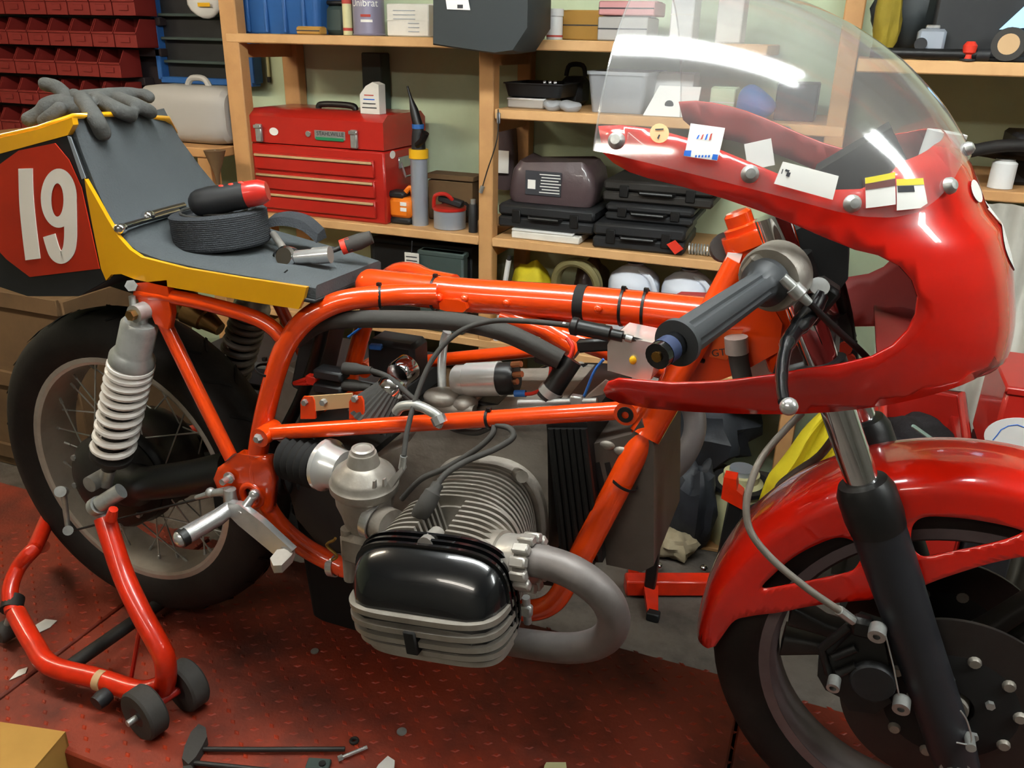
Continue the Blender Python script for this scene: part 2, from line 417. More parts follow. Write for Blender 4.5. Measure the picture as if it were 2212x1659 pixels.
# ---------------------------------------------------------------- pine shelving on the back wall
SY = 1.15                                   # front face of the shelves
UPX = [-.605, .254, 1.185]                  # front uprights
sh = thing('pine_shelving', 'pine timber shelving unit along the green back wall', 'shelving', (.3, 1.3, FZ))
for x, wd in zip(UPX, (.062, .045, .045)):
    MB().box((x, SY+.02, (1.75+FZ)/2), (wd, .045, 1.75-FZ), bev=.003).build('upright', 'pine', sh)
    MB().box((x, WY-.03, (1.75+FZ)/2), (wd, .045, 1.75-FZ), bev=.003).build('upright', 'pine', sh)
Z1, Z2, Z3, Z4 = 1.150, .968, .602, .275      # tops of the boards
def board(x0, x1, zt, th=.027, y0=SY-.004, y1=WY, m='pine_light', bev=.003):
    MB().box(((x0+x1)/2, (y0+y1)/2, zt-th/2), (x1-x0, y1-y0, th), bev=bev).build('board', m, sh)
board(-.62, 1.0, Z1); board(.28, 1.205, Z2); board(-.60, .232, Z3); board(.276, 1.205, Z3); board(-.60, 1.205, Z4)
for x in UPX:
    for z in (Z1, Z2, Z3, Z4):
        if not (z == Z2 and x < 0): MB().box((x+.0, (SY+WY)/2, z-.05), (.022, WY-SY-.09, .04)).build('cross_bearer', 'pine', sh, smooth=False)
sr = thing('pine_side_shelf', 'pine shelf at the right, holding black bags and a screen', 'shelving', (1.7, 1.3, FZ))
ZR = 1.122
MB().box((1.755, 1.24, ZR-.011), (1.09, .50, .028), bev=.003).build('board', 'pine_light', sr)
MB().box((1.82, 1.26, .845), (.75, .46, .024), bev=.003).build('board', 'pine', sr)
for x in (2.25,):
    for y in (1.04, 1.46): MB().box((x, y, (1.7+FZ)/2), (.045, .045, 1.7-FZ), bev=.003).build('upright', 'pine', sr)
# ================================================================ the motorcycle
bike = thing('motorcycle', 'orange-framed racing motorcycle, red fairing, clear screen and number 19 tail, no fuel tank', 'motorcycle', (.73, 0, 0))
def T(px): return [at(*p) for p in px]
def part(mb, name, m, parent=None, **k): return mb.build(name, m, bike if parent is None else parent, **k)
def tie(mb, px, Y, r, axis, w=.004):       # cable tie ring round a tube
    c = at(*px, Y); mb.lathe([(r+.0005, -w/2), (r+.002, -w/2), (r+.002, w/2), (r+.0005, w/2)], c, axis, 20, caps=False)
    return c
# ---------------- frame
bb = cr(T([(802, 616, 0), (1000, 637, 0), (1250, 655, 0), (1500, 680, 0), (1575, 690, 0)]), 6)
fr = part(MB().tube(bb, .0262, 24).ball(bb[0], .0262, 20, 10), 'frame', 'frame_orange')
HA = unit(A(.43, 0, -.9)); HT = at(1607, 503, 0)
hs = MB().lathe([(.0, -.002), (.03, -.002), (.031, .002), (.031, .018), (.028, .02), (.0255, .026), (.0255, .165), (.029, .17), (.029, .19), (0, .19)], HT, HA, 28)
part(hs, 'headstock', 'frame_orange', fr)
loop_px = [(945, 636, -.03), (860, 637, -.05), (790, 642, -.078), (722, 656, -.1), (662, 690, -.122), (620, 742, -.131), (597, 800, -.134), (578, 870, -.136), (563, 940, -.137),
           (556, 1005, -.138), (566, 1070, -.139), (600, 1130, -.14), (660, 1183, -.14), (742, 1226, -.14)]
def both(mb, name, m, parent):
    part(mb, name, m, parent); part(mb.flipped_y(), name, m, parent)
both(MB().tube(cr(T(loop_px), 6), .0165, 18), 'rear_loop_tube', 'frame_orange', fr)
cr_px = [(742, 1226, -.14), (850, 1252, -.14), (960, 1285, -.14), (1080, 1312, -.14), (1150, 1318, -.14), (1198, 1298, -.14), (1236, 1238, -.138)]
both(MB().tube(cr(T(cr_px), 6), .0165, 18), 'cradle_tube', 'frame_orange', fr)
dn_px = [(1236, 1238, -.138), (1285, 1145, -.127), (1340, 1040, -.112), (1400, 925, -.085), (1452, 828, -.058), (1530, 690, -.033), (1597, 565, -.02)]
both(MB().tube(cr(T(dn_px), 6), .0188, 20), 'down_tube', 'frame_orange', fr)
# splice collar and gussets at the head
sp = T([(1392, 942, -.09), (1445, 850, -.062)]); both(MB().tube(sp, [.0225, .0225], 18), 'splice_collar', 'frame_orange', fr)
g = MB().prism(T([(1520, 690, -.03), (1640, 610, -.03), (1690, 700, -.03), (1682, 760, -.03), (1610, 800, -.03), (1560, 820, -.03), (1450, 850, -.03)]), A(0, .06, 0)); part(g, 'head_gusset', 'frame_orange', fr)
up = T([(1085, 682, -.012), (1190, 716, -.016), (1330, 765, -.02), (1450, 806, -.022)]); both(MB().tube(cr(up, 4), .0135, 14), 'gusset_tube', 'frame_orange', fr)
both(MB().tube(T([(1180, 712, -.018), (1252, 756, -.02)]), .0165, 14), 'tube_sleeve', 'frame_orange', fr)
# bolted side brace
br = T([(578, 935, -.156), (1340, 887, -.156)]); both(MB().tube(br, .0122, 16), 'side_brace', 'frame_orange', fr)
both(MB().lathe([(0, -.02), (.0155, -.02), (.0155, .02), (0, .02)], br[0], (0, 1, 0), 20), 'brace_boss', 'frame_orange', fr)
both(MB().lathe([(0, -.014), (.0155, -.014), (.0155, .03), (0, .03)], at(1357, 886, -.156), (0, 1, 0), 20), 'brace_boss', 'frame_orange', fr)
part(MB().lathe([(0, -.026), (.0055, -.026), (.0078, -.022), (.0078, -.018)], at(575, 936, -.158), (0, 1, 0), 6), 'bolt', 'zinc', fr)
part(MB().lathe([(.0048, -.0165), (.0105, -.0165), (.0105, -.012), (.0048, -.012)], at(1357, 886, -.156), (0, 1, 0), 16, caps=False).lathe([(0, -.013), (.0055, -.013)], at(1357, 886, -.156), (0, 1, 0), 6), 'socket_bolt', 'black_satin', fr)
# tabs for the coil bracket
for x in (664, 769): part(MB().prism(T([(x-15, 905, -.152), (x-15, 868, -.152), (x-9, 857, -.152), (x+10, 857, -.152), (x+15, 866, -.152), (x+17, 905, -.152)]), A(0, .004, 0)), 'tab', 'frame_orange', fr)
# seat stay, shock plate, pivot plate, sub-frame rail
both(MB().tube(T([(352, 690, -.135), (420, 830, -.137), (505, 1000, -.139)]), .0118, 16), 'seat_stay', 'frame_orange', fr)
both(MB().prism(T([(292, 612, -.15), (360, 605, -.15), (368, 680, -.15), (362, 712, -.15), (335, 700, -.15), (322, 668, -.15), (300, 655, -.15)]), A(0, .014, 0)), 'shock_plate', 'frame_orange', fr)
both(MB().tube(cr(T([(300, 632, -.14), (420, 650, -.138), (560, 690, -.135), (615, 735, -.132)]), 4), .012, 14), 'seat_rail', 'frame_orange', fr)
pv = T([(468, 1030, -.146), (478, 1005, -.146), (520, 975, -.146), (585, 985, -.146), (596, 1040, -.146), (590, 1100, -.146), (560, 1118, -.146), (515, 1075, -.146), (478, 1056, -.146)])
hole = [at(545, 1070, -.146)+A(.0165*math.cos(a), 0, .0165*math.sin(a)) for a in np.linspace(0, 2*PI, 20, endpoint=False)]
pm = MB(); f2 = lambda x, z: A(x, -.146, z)
pm.patch([(p[0], p[2]) for p in dens(pv, .012)], f2, .012, .012, [[(p[0], p[2]) for p in hole]])
both(pm, 'pivot_plate', 'frame_orange', fr)
for o in [c for c in fr.children if c.name.startswith('pivot_plate')]:
    md = o.modifiers.new('thickness', 'SOLIDIFY'); md.thickness = .016; md.offset = 0
both(MB().torus(at(545, 1070, -.152), (0, 1, 0), .0195, .006, 24, 10), 'pivot_ring', 'frame_orange', fr)
part(MB().lathe([(0, -.03), (.0055, -.03), (.0055, -.014), (.01, -.014), (.01, -.01), (0, -.01)], at(505, 1025, -.15), (0, 1, 0), 12), 'pivot_bolt', 'chrome_soft', fr)
# small fittings on the backbone
part(MB().prism(T([(948, 655, -.034), (950, 668, -.034), (962, 672, -.034), (1000, 675, -.034), (1008, 668, -.034), (1005, 655, -.034), (990, 648, -.034), (960, 646, -.034)]), A(0, .012, 0)), 'mount_bracket', 'frame_orange', fr)
for x, y in ((948, 642), (1003, 645), (1094, 654), (1292, 667)):
    part(MB().ball(at(x, y, -.0275), .0062, 12, 8), 'weld_boss', 'frame_orange', fr)
part(MB().lathe([(.0262, -.0075), (.0272, -.0075), (.0272, .0075), (.0262, .0075)], at(1257, 655, 0), bb[-1]-bb[0], 28, caps=False), 'tape_band', 'black_matt', fr)
mbt = [((944, 633), 0, .0262, bb[-1]-bb[0]), ((1346, 663), 0, .0262, bb[-1]-bb[0]), ((1394, 667), 0, .0262, bb[-1]-bb[0]), ((822, 640), -.064, .0165, A(-.9, -.4, 0)), ((577, 800), -.134, .0165, A(.3, 0, 1)), ((1057, 905), -.156, .0122, br[1]-br[0]), ((1348, 1042), -.113, .0188, A(-.33, -.1, -.8))]
for px, Y, r, ax in mbt:
    m_ = MB(); c = tie(m_, px, Y, r, ax); m_.box(c+A(0, -.2*r, r+.003), (.006, .006, .005)); part(m_, 'cable_tie', 'black_satin', fr)
part(MB().prism(T([(1546, 713, -.0315), (1606, 713, -.0315), (1570, 778, -.0315), (1532, 770, -.0315)]), A(0, -.001, 0)), 'paper_label', 'label_orange', fr)
part(MB().prism(T([(1572, 545, -.028), (1604, 548, -.028), (1592, 585, -.028), (1560, 580, -.028)]), A(0, -.001, 0)), 'white_label', 'sticker_white', fr)

# ---------------- seat unit
YS = -.15
su_px = [(182, 385), (205, 425), (230, 470), (255, 511), (280, 539), (305, 556), (400, 580), (520, 600), (662, 621), (656, 645), (645, 668), (560, 655), (450, 635), (350, 617), (290, 603), (262, 592), (240, 593), (229, 606), (218, 580), (200, 490), (187, 420)]
seat = part(MB().prism(T([(x, y, YS) for x, y in su_px]), A(0, .007, 0)), 'seat_unit', 'yellow', angle=25)
def farside(mb, dz=-.045):
    m_ = mb.flipped_y(); m_.v = [p+A(0, -.05, dz-.02) for p in m_.v]; return m_
part(farside(MB().prism(T([(x, y, YS) for x, y in su_px]), A(0, .007, 0))), 'side_panel', 'yellow', seat, angle=25)
shell_px = [(-160, 350), (0, 331), (146, 291), (184, 385), (229, 606), (170, 640), (60, 640), (-60, 600), (-160, 560)]
sv = T([(x, y, YS+.001) for x, y in shell_px]); part(MB().prism(sv, A(0, .006, 0)), 'tail_side', 'black_plastic', seat); part(farside(MB().prism(sv, A(0, .006, 0))), 'tail_side', 'black_plastic', seat)
band_px = [(155, 254), (158, 270), (146, 292), (0, 332), (-160, 352), (-160, 322), (0, 298), (80, 280)]
tbm = MB().prism(T([(x, y, YS-.001) for x, y in band_px]), A(0, .01, 0)); part(tbm, 'tail_band', 'yellow', seat); part(farside(tbm, -.09), 'tail_band', 'yellow', seat)
top = T([(155, 254, 0), (80, 280, 0), (0, 298, 0), (-160, 322, 0)])
topw = [A(at(*q, YS)[0], 0, at(*q, YS)[2]) for q in ((157, 254), (80, 280), (0, 298), (-160, 322))]
part(MB().loft([[p+A(0, YS+.002, 0) for p in topw], [p+A(0, -.08, -.002) for p in topw], [p+A(-.02, .07, -.02) for p in topw], [p+A(-.06, .128, -.05) for p in topw]], caps=False, closed=False), 'tail_top', 'yellow', seat, solid=.006)
undw = [A(at(*q, YS)[0], 0, at(*q, YS)[2]) for q in ((235, 600), (170, 640), (60, 640), (-60, 600), (-160, 560))]
part(MB().loft([[p+A(0, YS+.004, 0) for p in undw], [p+A(0, -YS-.004, 0) for p in undw]], caps=False, closed=False), 'tail_underside', 'black_plastic', seat, solid=.006)
num_px = [(-60, 402), (-20, 370), (42, 325), (120, 309), (150, 345), (177, 405), (216, 580), (66, 598), (16, 560), (-40, 500)]
npm = MB().prism(T([(x, y, YS-.0004) for x, y in num_px]), A(0, -.0016, 0)); part(npm, 'number_plate', 'plate_red', seat); part(farside(npm), 'number_plate', 'plate_red', seat)
def ribbon(px, wpx, Y, th, n=8, close=False, w0=None):
    """flat painted stroke of a pixel path on the plane Y"""
    C_ = cr([A(x, y) for x, y in px], n, close); N_ = len(C_); Lf, Rt = [], []
    for i in range(N_):
        a = C_[i-1] if (i or close) else C_[i]; b = C_[(i+1) % N_] if (i < N_-1 or close) else C_[i]
        t = unit(b-a); nn = A(-t[1], t[0]); ww = wpx/2*(abs(t[1])+.62*abs(t[0])) if w0 is None else w0/2
        Lf.append(at(*(C_[i]+nn*ww), Y)); Rt.append(at(*(C_[i]-nn*ww), Y))
    m_ = MB()
    for i in range(N_ if close else N_-1):
        j = (i+1) % N_; m_.prism([Lf[i], Lf[j], Rt[j], Rt[i]], A(0, th, 0))
    return m_
part(ribbon([(56, 364), (58, 430), (64, 495), (72, 560)], 30, YS-.0022, -.0012), 'digit_one', 'white_paint', seat)
nine = MB().patch([A(127+39*math.cos(a), 428+64*math.sin(a)) for a in np.linspace(0, 2*PI, 48, endpoint=False)], lambda u, v: at(u, v, YS-.0034), 9, 9, [[A(124+13*math.cos(a), 432+36*math.sin(a)) for a in np.linspace(0, 2*PI, 32, endpoint=False)]])
part(nine, 'digit_nine_loop', 'white_paint', seat)
part(ribbon([(152, 425), (153, 470), (153, 515), (148, 543), (134, 556), (119, 545), (107, 508)], 28, YS-.0024, -.0012, w0=27), 'digit_nine_tail', 'white_paint', seat)
part(MB().prism(T([(147, 294, YS-.001), (154, 296, YS-.001), (186, 384, YS-.001), (178, 387, YS-.001)]), A(0, -.0015, 0)), 'silver_tape', 'grey_silver', seat)
# foam pad: up the hump and along the seat
near = [at(x, y, -.14) for x, y in ((160, 258), (182, 325), (212, 402), (247, 482), (268, 513), (300, 538), (350, 556), (450, 577), (580, 598), (682, 617))]
n_ = len(near); sec = []
lower = []
for i, p in enumerate(near):
    a = near[max(i-1, 0)]; b = near[min(i+1, n_-1)]; t = unit(b-a); nn = A(-t[2], 0, t[0]); nn = nn if nn @ A(.6, 0, 1) > 0 else -nn
    lower.append(p-nn*.02)
ys = [-.141, -.135, -.09, 0, .09, .125, .135]
def far_of(p, y, i):
    f = (y+.14)/.275; dz = -.03*f*max(0, (p[0]-.2)/.33); k = max(0, (p[2]-.86)/.16)
    dx = -.06*max(0, abs(y)-.0)/.14*k*(1 if y > 0 else .0) - (.02 if y > .1 else 0)*k; dx -= .05*f*max(0, (p[0]-.35)/.18)
    zz = dz - (.035*k if y > .13 else .012*k if y > .12 else 0)
    return A(p[0]+dx, y, p[2]+zz)
rings = []
for j, y in enumerate(ys):
    dr = .004 if j in (0, len(ys)-1) else 0
    ringt = [far_of(p+(q-p)*(dr/.02), y, i) for i, (p, q) in enumerate(zip(near, lower))]
    ringb = [far_of(q, y, i) for i, q in enumerate(lower)]
    rings.append(ringt+ringb[::-1])
part(MB().loft(rings), 'seat_pad', 'foam', seat, angle=50)
bs = [q-A(0, 0, .001) for q in lower[5:]]
part(MB().loft([[far_of(p, y, 0) for p in bs] for y in (-.146, 0, .14)], caps=False, closed=False), 'seat_base', 'black_plastic', seat, solid=.005)
part(ribbon([(602, 608), (612, 592), (622, 583)], 3, -.1, -.001, w0=3), 'pad_slit', 'black_matt', seat)
# brass canister under the seat
ca, cb_ = at(352, 622, .02), at(476, 712, .02); L_ = np.linalg.norm(cb_-ca)
part(MB().lathe([(0, 0), (.026, 0), (.031, .012), (.031, .055), (.0285, .058), (.0285, .062), (.031, .066), (.024, .10), (.02, .103), (.012, L_), (0, L_)], ca, cb_-ca, 24), 'brass_canister', 'goldish', label='brass cone under the seat')

# ---------------- rear wheel
RA = A(0, 0, .347)
TP = [(.238, -.044), (.25, -.055), (.275, -.0625), (.297, -.059), (.313, -.046), (.322, -.024), (.325, 0)]; TP = TP+[(r, -h) for r, h in TP[-2::-1]]
rw = part(MB().lathe(TP, RA, (0, 1, 0), 72, caps=False), 'rear_wheel', 'rubber', label='rear wheel with black tyre and wire spokes')
RP = [(.232, -.047), (.250, -.047), (.2505, -.040), (.240, -.036), (.234, -.018), (.232, 0)]; RP = RP+[(r, -h) for r, h in RP[-2::-1]]
RI = [(.226, .044), (.224, .02), (.2225, 0), (.224, -.02), (.226, -.044)]
part(MB().lathe(RP+RI+[RP[0]], RA, (0, 1, 0), 72, caps=False), 'rim', 'rim_alloy', rw)
part(MB().lathe([(0, -.06), (.098, -.06), (.104, -.052), (.104, -.034), (.1, -.028), (.1, .028), (.104, .034), (.104, .052), (.098, .06), (0, .06)], RA, (0, 1, 0), 40), 'hub', 'black_satin', rw)
for k in range(36):
    a = 2*PI*k/36; sd = -1 if k % 2 else 1; tw = .34*(1 if (k//2) % 2 else -1)
    p0 = RA+A(.1*math.cos(a+tw*1.5), sd*.042, .1*math.sin(a+tw*1.5)); p1 = RA+A(.226*math.cos(a), sd*.006, .226*math.sin(a))
    d = unit(p0-p1); part(MB().tube([p0, p1+d*.016, p1+d*.015, p1], [.0016, .0016, .003, .003], 6), 'spoke', 'zinc', rw)
for k in range(26):            # tread grooves
    a = 2*PI*k/26
    for sd in (-1, 1):
        q = [RA+A(r*math.cos(a+da), sd*y, r*math.sin(a+da)) for r, y, da in ((.3255, .006, 0), (.3245, .022, .05), (.3165, .044, .1), (.3155, .0455, .085), (.3235, .0235, .03), (.3255, .008, -.018))]
        part(MB().prism(q, unit(q[2]-RA)*.0006), 'tread_groove', 'black_matt', rw)
# final drive, swing arm
fd = part(MB().lathe([(0, -.118), (.035, -.118), (.06, -.112), (.088, -.098), (.097, -.085), (.097, -.062), (0, -.062)], RA, (0, 1, 0), 36), 'final_drive', 'alloy_dark', label='dark final drive casting')
for k in range(8):
    a = 2*PI*k/8+.2; part(MB().lathe([(0, -.104), (.006, -.104), (.006, -.09), (0, -.09)], RA+A(.084*math.cos(a), 0, .084*math.sin(a)), (0, 1, 0), 6), 'bolt', 'zinc', fd)
sw = cr([RA+A(.05, -.093, .01), at(330, 1043, -.12), at(420, 1030, -.122), at(500, 1012, -.122)], 5)
part(MB().tube(sw, [.042]*3+[.031]*(len(sw)-3), 18), 'swing_arm', 'black_satin')
part(MB().tube(cr([RA+A(-.02, .093, 0), RA+A(.1, .115, .02), at(500, 1012, -.122)*A(1, -1, 1)], 5), .022, 14), 'swing_arm', 'black_satin')
part(MB().lathe([(.034+.007*(i % 2), i*.009) for i in range(12)], at(600, 1020, -.08), (1, .3, .15), 24), 'rubber_gaiter', 'black_matt')
# rear brake cam lever and rod
part(MB().tube(T([(137, 1062, -.15), (147, 1142, -.15)]), [.006, .0048], 10).cyl(at(130, 1062, -.165), at(137, 1062, -.10), .0105, 14).cyl(at(147, 1146, -.165), at(147, 1146, -.125), .0095, 14), 'brake_arm', 'zinc')
part(MB().tube(cr(T([(152, 1148, -.15), (260, 1120, -.152), (400, 1085, -.155), (470, 1068, -.16)]), 4), .0022, 8), 'brake_rod', 'alloy_dark')
# ---------------- shock absorbers
def shock(sgn):
    Sg = lambda p: p*A(1, sgn, 1)
    a, b = at(226, 1052, -.155), at(308, 672, -.155); ax = unit(b-a); Ls = np.linalg.norm(b-a)
    col = ('spring_white' if sgn > 0 else 'alloy_dull')
    P = lambda t: Sg(a+ax*Ls*t); axs = unit(Sg(b)-Sg(a))
    sk = part(MB().lathe([(0, .12*Ls), (.013, .12*Ls), (.019, .17*Ls), (.0215, .2*Ls), (.0215, .58*Ls), (.014, .58*Ls), (.014, .8*Ls), (0, .8*Ls)], Sg(a), axs, 24), 'shock_absorber', 'alloy_dark', label='twin shock with coil spring')
    sp_ = []; z = .225
    for k in range(11*22+1):
        tt = k/(11*22); f = .225+(.74-.225)*(tt if tt < 1 else 1)
        g_ = tt**.84; zz = .225+(.735-.225)*(1-(1-tt)**1.0); 
        turns = 10*tt; zz = .222+.513*(1.32*tt-.32*tt*tt)
        an = 2*PI*turns; Fm = frame_of(axs); sp_.append(Sg(a)+axs*Ls*zz+Fm[:, 0]*.0315*math.cos(an)+Fm[:, 1]*.0315*math.sin(an))
    part(MB().tube(sp_, .0064, 8), 'spring', col, sk)
    part(MB().lathe([(.02, .195*Ls), (.036, .195*Ls), (.036, .215*Ls), (.02, .22*Ls)], Sg(a), axs, 28, caps=False), 'spring_seat', 'alloy_dark', sk)
    part(MB().lathe([(.0, .735*Ls), (.036, .735*Ls), (.036, .765*Ls), (.0305, .79*Ls), (.0285, .80*Ls), (.0285, .93*Ls), (.024, .95*Ls), (0, .95*Ls)], Sg(a), axs, 28), 'top_cup', 'zinc', sk)
    part(MB().lathe([(0, -.018), (.0145, -.018), (.0145, .018), (0, .018)], P(1.0), (0, 1, 0), 18).tube([P(.94), P(1.0)], .011, 12), 'top_eye', 'zinc', sk)
    part(MB().lathe([(0, -.024), (.0085, -.024), (.0085, .03), (0, .03)], P(1.0)+A(0, -.004*sgn, 0), (0, 1, 0), 6), 'top_bolt', 'goldish', sk)
    part(MB().lathe([(0, -.02), (.0145, -.02), (.0145, .02), (0, .02)], Sg(at(212, 1036, -.16)), (0, 1, 0), 18).tube([P(.14), P(.02)], .0125, 12), 'lower_clevis', 'zinc', sk)
    part(MB().tube([Sg(at(262, 1060, -.165)), Sg(at(215, 1090, -.185))], .0145, 16).cyl(Sg(at(205, 1096, -.185)), Sg(at(215, 1090, -.185)), .017, 16), 'stand_spool', 'zinc', sk)
shock(1); shock(-1)
part(MB().cyl(at(283, 617, -.165), at(289, 620, -.12), .0095, 6).tube(T([(285, 640, -.158), (291, 690, -.158)]), .0052, 10), 'clamp_bolt', 'zinc')

# ---------------- foot peg and gear lever
fp = part(MB().tube(T([(500, 1095, -.175), (470, 1118, -.2), (395, 1160, -.262)]), [.0125, .0145, .0148], 16).ball(at(394, 1161, -.262), .0145, 14, 8), 'foot_peg', 'chrome_soft')
part(MB().tube(T([(402, 1157, -.257), (388, 1165, -.268)]), .0152, 16), 'peg_tip', 'black_satin', fp)
part(MB().tube(cr(T([(505, 1100, -.165), (497, 1070, -.17), (496, 1056, -.17)]), 3), .0105, 12).tube(T([(496, 1060, -.17), (455, 1066, -.168), (424, 1075, -.165)]), [.008, .006, .004], 10).ball(at(455, 1064, -.168), .009, 10, 8), 'gear_linkage', 'zinc', fp)
gl = part(MB().prism(T([(492, 1086, -.188), (515, 1090, -.188), (565, 1128, -.198), (632, 1190, -.208), (606, 1210, -.208), (555, 1168, -.2), (515, 1135, -.19), (492, 1112, -.187)]), A(.0, .012, 0)), 'gear_pedal', 'chrome_soft')
part(MB().prism(T([(585, 1222, -.225), (600, 1203, -.21), (638, 1198, -.2), (632, 1215, -.205), (610, 1237, -.225), (592, 1238, -.228)]), A(0, 0, .014)), 'pedal_pad', 'alloy_bright', gl)
for k in range(6):
    part(MB().tube(T([(590+k*6, 1218-k*3, -.226+k*.004), (606+k*5, 1212-k*2.6, -.218+k*.004)]), .0016, 6), 'pad_rib', 'zinc', gl)
part(MB().tube(T([(524, 1108, -.186), (535, 1088, -.176), (550, 1068, -.165)]), [.009, .008, .007], 10).ball(at(550, 1068, -.166), .0095, 12, 8), 'pedal_link', 'chrome_soft')
# ---------------- engine
TAU = math.radians(8); EX, EZ = A(math.cos(TAU), 0, math.sin(TAU)), A(-math.sin(TAU), 0, math.cos(TAU)); E0 = A(.822, 0, .503)
def E_(u, y, w): return E0+EX*u+EZ*w+A(0, y, 0)
def sup(a, b, n, k=48, cu=0, cw=0):
    out = []
    for i in range(k):
        t = 2*PI*i/k; c, s_ = math.cos(t), math.sin(t); out.append((cu+a*math.copysign(abs(c)**(2/n), c), cw+b*math.copysign(abs(s_)**(2/n), s_)))
    return out
def ring(pts, y): return [E_(u, y, w) for u, w in pts]
case_px = [(880, 960), (905, 925), (1000, 915), (1182, 917), (1186, 1215), (1100, 1250), (900, 1250), (760, 1200), (735, 1080), (790, 1000)]
eng = part(MB().prism(T([(x, y, -.12) for x, y in case_px]), A(0, .24, 0)), 'engine', 'alloy_dull', label='grey alloy boxer engine')
part(MB().loft([ring(sup(.092, .09, 2.6, cu=-.022, cw=-.003), -.12), ring(sup(.088, .087, 2.6, cu=-.022, cw=-.003), -.14)]), 'cylinder_base', 'alloy_dull', eng)
gb = [(598, 960), (700, 950), (790, 985), (800, 1200), (700, 1190), (640, 1120)]
part(MB().prism(T([(x, y, -.1) for x, y in gb]), A(0, .2, 0)), 'gearbox', 'alloy_dark', eng)
part(MB().box(E_(-.03, 0, -.135), (.26, .17, .05), np.stack([EX, A(0, 1, 0), EZ], 1), .012), 'sump', 'alloy_dark', eng)
def cylinder(sg):
    fl = (lambda m: m) if sg < 0 else (lambda m: m.flipped_y())
    cy = part(fl(MB().loft([ring(sup(.066, .068, 2.2, cu=-.02), -.13), ring(sup(.066, .068, 2.2, cu=-.015), -.243), ring(sup(.075, .036, 3, cu=-.009, cw=-.006), -.246), ring(sup(.085, .036, 3, cu=-.009, cw=-.006), -.318)])), 'cylinder', 'alloy', eng)
    fm = MB(); 
    for k in range(9):
        y = -.145-k*.0112; o = sup(.082+.0008*k, .085, 2.6, cu=-.022+.0015*k, cw=-.002); fm.loft([ring(o, y), ring(o, y-.0042)])
    part(fl(fm), 'barrel_fins', 'alloy', eng, kind='stuff')
    hm = MB()
    def notch(o, d):
        return [(u, min(w_, .082-d) if -.034 < u < -.002 and w_ > 0 else w_) for u, w_ in o]
    for k in range(7):
        y = -.248-k*.0106; o = notch(sup(.091+.001*k, .083-.0012*k, 3.2, 96, cu=-.009), .045); hm.loft([ring(o, y), ring(o, y-.0044)])
    part(fl(hm), 'head_fins', 'alloy', eng, kind='stuff')
    vc = MB(); R_ = []
    for y, a, b, cw in ((-.316, .106, .070, -.004), (-.334, .106, .070, -.004), (-.352, .104, .066, -.006), (-.368, .099, .057, -.01), (-.382, .089, .043, -.016), (-.389, .074, .03, -.02)):
        R_.append(ring(sup(a, b, 3.6, 64, cu=-.009, cw=cw), y))
    v = part(fl(vc.loft(R_)), 'valve_cover', 'black_gloss', eng, angle=50, label='black gloss valve cover with bare alloy ribs')
    for k in range(3):
        y = -.3195-k*.0095; o = sup(.1105-.001*k, .0765-.0022*k, 3.6, 64, cu=-.009, cw=-.003); part(fl(MB().loft([ring(o, y), ring(o, y-.0045)])), 'cover_fin', 'black_gloss', v)
    for k in range(5):
        w_ = -.004-k*.0165; hw = (.1085, .1085, .1075, .104, .097)[k]; dp = (.398, .4, .398, .392, .382)[k]
        o = [(u-.009, y) for u, y in sup(hw, dp-.325, 4.2, 64) if y >= -.001]
        lo_ = [E_(u, -.325-y, w_-.004) for u, y in o]; hi_ = [E_(u, -.325-y, w_+.0036) for u, y in o]
        part(fl(MB().loft([lo_, hi_])), 'cover_rib', 'alloy', v)
    part(fl(MB().box(E_(-.014, -.396, -.034), (.017, .014, .034), np.stack([EX, A(0, 1, 0), EZ], 1), .002)), 'centre_block', 'black_matt', v)
    part(fl(MB().tube([E_(-.012, -.30, .06), E_(-.012, -.335, .064)], .011, 14)), 'plug_boss', 'alloy_bright', v)
cylinder(-1); cylinder(1)
# ribbed black timing cover and grey front cover
rc = part(MB().prism(T([(x, y, -.124) for x, y in ((1180, 914), (1268, 912), (1302, 1215), (1212, 1215))]), A(0, .248, 0)), 'timing_cover', 'black_satin', eng)
for k in range(6):
    f = (k+.5)/6; part(MB().tube(T([(1184+84*f, 925, -.126), (1216+86*f, 1210, -.126)]), .0052, 8), 'cover_rib', 'black_satin', rc)
fc = part(MB().prism(T([(x, y, -.105) for x, y in ((1270, 962), (1364, 938), (1384, 908), (1412, 960), (1412, 1222), (1385, 1236), (1310, 1220))]), A(0, .2, 0)), 'front_cover', 'case_grey', eng)
for k in range(2): part(MB().prism(T([(x+k*22, y, -.106) for x, y in ((1284, 1000), (1295, 998), (1312, 1075), (1300, 1077))]), A(0, -.001, 0)), 'louvre', 'black_matt', fc)
for k in range(2): part(MB().ball(at(1312+k*30, 962+k*13, -.106), (.011, .004, .007), 12, 8), 'cover_dimple', 'alloy', fc)
part(MB().cyl(at(1115, 1022, -.13), at(1128, 1030, -.165), .009, 10), 'stud', 'alloy', eng)
